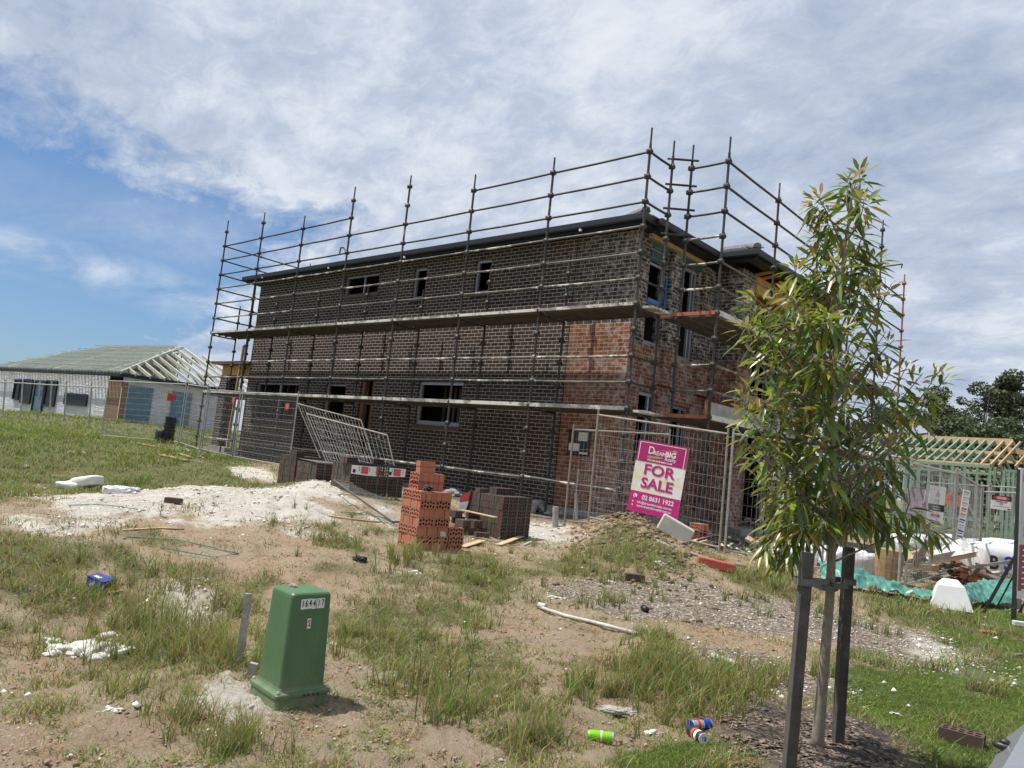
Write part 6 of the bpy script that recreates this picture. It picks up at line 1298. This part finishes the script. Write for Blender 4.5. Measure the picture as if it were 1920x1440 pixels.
# roof frame
ry=P(325,649,47).z; Ru0=Dl*.5
def rp(u,v,z): return hp(u,v,z)
D_l=Dl+7; hv=D_l/2; hu=hv*.95
nr=46
for k in range(nr):
    mb=MB();
    u=-.4+(Wl+.4)*k/nr; f=min(1,(u+.4)/hu); mb.bar(rp(u,-.4,ez_+.1),rp(u,-.4+(hv+.4)*f,ez_+.1+(ry-ez_)*f),.06,.14); mb.build('rafter',M['tgrey'],lh)
M['tgrey2']=simple('pale_truss_timber',(.55,.52,.42),.75,.2,5)
for k in range(17):
    mb=MB(); v=-.4+(D_l+.4)*k/17; f=min(1,(v+.4)/hv if v<hv else (D_l-v)/hv); mb.bar(rp(-.4,v,ez_+.1),rp(-.4+(hu+.4)*f,v,ez_+.1+(ry-ez_)*f),.09,.16); mb.build('hip_rafter',M['tgrey2'],lh)
for k in range(17):
    mb=MB(); v=.3+(D_l-.6)*k/17; f=min((v)/hv,(D_l-v)/hv); f=max(.02,min(1,f)); p_=rp(hu*f*.9,v,ez_+(ry-ez_)*f*.88); mb.bar(p_,rp(hu*f*.9+.3,v,ez_),.05,.09); mb.bar(p_,rp(hu*f*.3,v,ez_),.05,.09); mb.build('truss_web',M['tgreen'],lh)
mb=MB()
for f in (.16,.32,.48,.64,.8,.96): mb.bar(rp(-.4+hu*f,-.4+hv*f,ez_+.2+(ry-ez_)*f),rp(Wl,-.4+hv*f,ez_+.2+(ry-ez_)*f),.04,.05)
for a in range(3): mb.bar(rp(1+6*a,-.3,ez_+.2),rp(5+6*a,hv*.9,ez_+.2+(ry-ez_)*.9),.04,.04)
mb.bar(rp(hu,hv,ry+.1),rp(Wl,hv,ry+.1),.06,.15); mb.bar(rp(-.4,-.4,ez_+.1),rp(hu,hv,ry+.1),.07,.16); mb.build('batten',M['tgrey'],lh)
mb=MB(); mb.quad(rp(.2,.2,ez_-.02),rp(Wl,.2,ez_-.02),rp(Wl,D_l,ez_-.02),rp(.2,D_l,ez_-.02)); mb.quad(rp(hu*1.1,hv*1.05,ez_),rp(Wl,hv*1.05,ez_),rp(Wl,hv*1.05,ry-.2),rp(hu*1.1,hv*1.05,ry-.2)); mb.build('roof_void_shade',M['dark_in2'] if 'dark_in2' in M else simple('roof_void',(.12,.12,.10),.9,.3,3),lh)  # dark sheets whose colour stands for the shade between the roof timbers
# posts of the far fence on the left
for k,(U,Vt,Vb) in enumerate(((10,712,772),(43,712,772),(75,714,774),(97,714,776),(125,714,778),(172,716,784))):
    b0=P(U-3,Vb,33+.0*k); t0=P(U,Vt,33); mb=MB(); mb.path([b0-UP*.3,t0],.035,8); solo(mb,'fence_post',M['galv'],'%s post from the left edge in the steel rail fence before the far house'%['first','second','third','fourth','fifth','sixth'][k],'fence post')
mb=MB(); mb.path([P(0,716,33),P(100,722,32.6),P(205,727,32)],.03,6); solo(mb,'fence_rail',M['galv'],'long steel top rail across the posts before the far left house','fence rail')
# ------------------------------------------------------------ timber frame at the right
rg_=thing('timber_frame_house','open house frame of green and pale timber behind the right hand fence','house',P(1790,985,35))
r0=P(1899,829,34);r1=P(1640,806,39); ev0=P(1857,873,31.5); ev1=P(1590,850,36); r1.z=r0.z; ev1.z=ev0.z; ezr=ev0.z
off=ev0-r0; off.z=0; bk0=r0-off; bk0.z=ezr; bk1=r1-off; bk1.z=ezr
ev1=r1+off; ev1.z=ezr
mb=MB(); mb.bar(r0+UP*.0,r1,.05,.28,(0,0,1)); mb.build('ridge_board',M['timber'],rg_); nb_=17
mb=MB(); mt_=MB()
for k in range(nb_+1):
    f=k/nb_; tgt=mt_ if k<2 else mb; tgt.bar(ev0.lerp(ev1,f),r0.lerp(r1,f),.06,.14); tgt.bar(bk0.lerp(bk1,f),r0.lerp(r1,f),.06,.14)
    if k%3==1: mb.bar(ev0.lerp(ev1,f).lerp(r0.lerp(r1,f),.45),bk0.lerp(bk1,f).lerp(r0.lerp(r1,f),.45),.05,.1)
mb.build('rafter_row',M['tgreen'],rg_); mt_.build('gable_rafter',M['timber'],rg_)
mb=MB(); mb.bar(ev0,ev1,.06,.16); mb.bar(bk0,bk1,.06,.16); mb.bar(ev0.lerp(r0,.5),ev1.lerp(r1,.5),.05,.14); mb.bar(bk0.lerp(r0,.4),bk1.lerp(r1,.4),.05,.14); mb.build('top_plate',M['timber'],rg_)
mb=MB(); hgt_=ezr+.5
def studs(a,b_,n,z0,z1):
    for k in range(n+1): p=a.lerp(b_,k/n); mb.bar(Vector((p.x,p.y,z0)),Vector((p.x,p.y,z1)),.06,.10)
    mb.bar(Vector((a.x,a.y,z0+.9)),Vector((b_.x,b_.y,z0+.9)),.05,.09); mb.bar(Vector((a.x,a.y,z1)),Vector((b_.x,b_.y,z1)),.07,.12); mb.bar(Vector((a.x,a.y,z0)),Vector((b_.x,b_.y,z0)),.07,.12); mb.bar(Vector((a.x,a.y,z1-.3)),Vector((b_.x,b_.y,z1-.3)),.05,.09)
    mb.bar(Vector((a.x,a.y,z0)),a.lerp(b_,.25)+UP*(z1-a.z),.04,.06); mb.bar(a.lerp(b_,.5)+UP*(z0-a.z),a.lerp(b_,.75)+UP*(z1-a.z),.04,.06)
studs(ev0,ev1,13,-.5,ezr-.05); studs(bk0,bk1,7,-.5,ezr-.05); studs(ev0.lerp(bk0,.1),bk0,5,-.5,ezr-.1); studs(ev0.lerp(ev1,.45),bk0.lerp(bk1,.45),4,-.5,ezr-.1); x2=P(1990,950,30); studs(Vector((ev0.x,ev0.y,0))+Vector((x2.x-ev0.x,x2.y-ev0.y,0))*.2,Vector((x2.x,x2.y,0)),12,-.5,ezr-.15)
mb.build('stud_frame',M['tgreen'],rg_)
mb=MB(); e5=r0-(r1-r0).normalized()*3.2; e5b=e5+UP*0
for k in range(5): a=r0-(r1-r0).normalized()*(.6*k+.3); mb.bar(a,Vector((a.x,a.y,0))+off*1.0+UP*ezr,.05,.12); mb.bar(a-UP*.6,Vector((a.x,a.y,0))-off+UP*ezr,.05,.12)
mb.bar(r0-UP*.4+off*.3,r0-(r1-r0).normalized()*3.4-UP*1.0+off*.2,.10,.22); mb.build('hip_rafter',M['timber'],rg_)
mb=MB(); pA=ev0.lerp(ev1,.35)+off.normalized()*-1.2; pB=ev0.lerp(ev1,.62)+off.normalized()*-1.2; mb.quad(Vector((pA.x,pA.y,.2)),Vector((pB.x,pB.y,.2)),Vector((pB.x,pB.y,1.5)),Vector((pA.x,pA.y,1.5))); mb.build('wall_wrap',simple('pink_insulation',(.42,.18,.38),.7,.2,3),rg_)
mb=MB(); mb.quad(P(1500,985,24),P(2050,1020,24),P(2050,1000,34),P(1500,965,34)); 
mb=MB(); mb.path([P(1704,868,11.7),P(1702,900,11.6),P(1706,940,11.6),P(1694,975,11.6)],.012,6); solo(mb,'packing_strap',M['strap'],'green strap tied to the fence post and hanging down','strap',smooth=True)
# ------------------------------------------------------------ gum trees beyond
def gum(label,U,Vtop,D,wpx,Vbot=930,seed=0,dark=1.0):
    random.seed(seed); r=np.random.default_rng(seed); base=P(U,965,D); base.z=-.6; top=P(U,Vtop,D); W_=wpx*D/1424; Hh=top.z-base.z
    t=thing('gum_tree',label,'tree',base,'gum trees beyond the frame house'); mb=MB(); clumps=[]
    mb.path([base,base+UP*Hh*.45+rh*random.uniform(-.4,.4),base+UP*Hh*.8],[.28,.2,.07],8)
    for k in range(34):
        z=random.uniform(.18,.97); rr2=W_/2*math.sqrt(max(.05,1-((z-.5)/.56)**2))*random.uniform(.2,1.0); a=random.uniform(0,6.28); c=base+UP*Hh*z+Vector((math.cos(a)*rr2,math.sin(a)*rr2,0)); s_=random.uniform(.55,1.15)*(1.25-.5*z); clumps.append((c,s_)); 
        if k%2: mb.path([base+UP*Hh*max(.15,z-.28),c],[.06,.02],5)
    mb.build('trunk',M['bark'],t)
    P_=[];C_=[]
    for c,s_ in clumps:
        n=int(430*s_*s_); d=r.normal(0,1,(n,3)); d/=np.linalg.norm(d,axis=1,keepdims=True); rad_=r.uniform(.35,1,(n,1))**.5; pts=np.array(list(c-base))+d*rad_*s_*np.array([1.15,1.15,.72]); P_.append(pts)
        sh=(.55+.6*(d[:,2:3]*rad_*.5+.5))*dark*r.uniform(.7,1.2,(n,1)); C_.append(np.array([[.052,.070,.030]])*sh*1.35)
    P_=np.concatenate(P_);C_=np.concatenate(C_); n=len(P_); a=r.normal(0,1,(n,3)); a/=np.linalg.norm(a,axis=1,keepdims=True); b_=np.cross(a,r.normal(0,1,(n,3))); b_/=np.linalg.norm(b_,axis=1,keepdims=True); s_=r.uniform(.08,.17,(n,1))
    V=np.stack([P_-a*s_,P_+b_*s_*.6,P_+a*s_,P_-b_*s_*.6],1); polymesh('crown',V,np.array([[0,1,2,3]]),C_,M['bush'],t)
gum('dark gum tree with a wide crown, leftmost of the trees beyond the frame house',1655,745,62,120,seed=1)
gum('gum tree with a rounded crown just right of the young tree tip',1735,722,60,110,seed=2)
gum('bushy lower gum tree in front of the rounded one',1770,775,52,110,seed=3,dark=1.15)
gum('tall gum tree with an open high crown, tallest beyond the frame house',1838,716,58,120,seed=4,dark=1.05)
gum('slim gum tree whose top stands out right of the open crown',1882,692,60,62,seed=5,dark=1.1)
gum('broad gum tree cut by the right picture edge',1940,722,56,110,seed=6)
gum('dense low gum tree behind the right end of the ridge board',1890,780,50,100,seed=7,dark=1.15)
gum('low gum tree beside the dense one, at the right edge',1990,770,50,120,seed=8)
gum('low dark gum tree behind the young tree crown',1590,800,64,110,seed=9)
gum('low bushy gum tree right above the middle of the ridge board',1825,795,48,100,seed=10,dark=1.2)
# ------------------------------------------------------------ parked car, only its front corner in view
ax_=(rh*.92+fh*.39).normalized(); ay_=(rh*.39-fh*.92).normalized(); A=P(1852,1432,1.56)
gc=-.345; co=Vector((A.x,A.y,gc))-ax_*.05+ay_*.89-ay_*.16
car=thing('parked_car','silver grey parked car whose front corner shows at the lower right','car',co+ax_*2.1)
def cp_(s_,y,z): return co+ax_*s_+ay_*y+UP*z
prof_=[(0,.62,.28,.52),(.04,.74,.22,.70),(.12,.82,.2,.84),(.26,.86,.2,.93),(.5,.87,.19,.98),(1.0,.88,.19,1.01),(1.25,.88,.19,1.02),(3.6,.88,.19,1.02),(4.1,.86,.22,.98),(4.3,.78,.3,.85)]
rings=[]
for (s_,hw_,zb_,zt_) in prof_:
    rg=[]
    for k in range(24):
        a=2*math.pi*(k+.5)/24; cx=math.copysign(abs(math.cos(a))**.42,math.cos(a)); cz=math.copysign(abs(math.sin(a))**.5,math.sin(a)); rg.append(cp_(s_,cx*hw_,(zb_+zt_)/2+cz*(zt_-zb_)/2))
    rings.append(rg)
M['carp']=simple('silver_paint_car',(.36,.38,.41),.22,.03,2,.6,0)
mb=MB(); loft(mb,rings); mb.build('body',M['carp'],car,smooth=True); rings_b=rings
rings=[]
for (s_,hw_,zt_) in ((1.15,.80,1.0),(1.7,.70,1.38),(2.1,.64,1.46),(3.0,.64,1.46),(3.7,.70,1.3),(4.15,.78,1.0)):
    rings.append([cp_(s_,-.82,.98),cp_(s_,.82,.98),cp_(s_,hw_,max(.99,zt_-.05)),cp_(s_,hw_-.1,max(.995,zt_)),cp_(s_,-hw_+.1,max(.995,zt_)),cp_(s_,-hw_,max(.99,zt_-.05))])
mb=MB(); loft(mb,rings); mb.build('cabin',M['glass'],car)
for s_ in (.75,3.5):
    for y in (-.80,.80):
        mb=MB(); mb.lathe(cp_(s_,y-.1,.31),[(.22,0),(.31,.01),(.32,.1),(.31,.19),(.22,.2)],24,tuple(ay_)); w_=mb.build('wheel',M['black'],car); mb=MB(); mb.lathe(cp_(s_,y-.115,.31),[(.05,0),(.2,.002),(.2,.228),(.05,.23)],16,tuple(ay_)); mb.build('rim',M['galv'],w_)
for y in (-.62,.62): mb=MB(); mb.lump(cp_(.05,y,.58),(.16,.26,.12),.6,0,0,14,8,rz(math.atan2(ax_.y,ax_.x))); mb.build('headlight',M['glass'],car,smooth=True)
from mathutils.bvhtree import BVHTree
vv=[p for rg in rings_b for p in rg]; ff=[(i*24+j,i*24+(j+1)%24,(i+1)*24+(j+1)%24,(i+1)*24+j) for i in range(len(rings_b)-1) for j in range(24)]
hit=BVHTree.FromPolygons(vv,ff).ray_cast(CP,ray(1884,1400).normalized()); q=(hit[0] or P(1884,1400,1.6))+(CP-(hit[0] or CP)).normalized()*.004
mb=MB(); mb.lump(q,(.05,.022,.018),.9,.05,1,12,8); mb.lump(q+UP*.010,(.022,.018,.014),.9,.05,1,12,8); mb.build('washer_nozzle',M['black'],car,smooth=True)
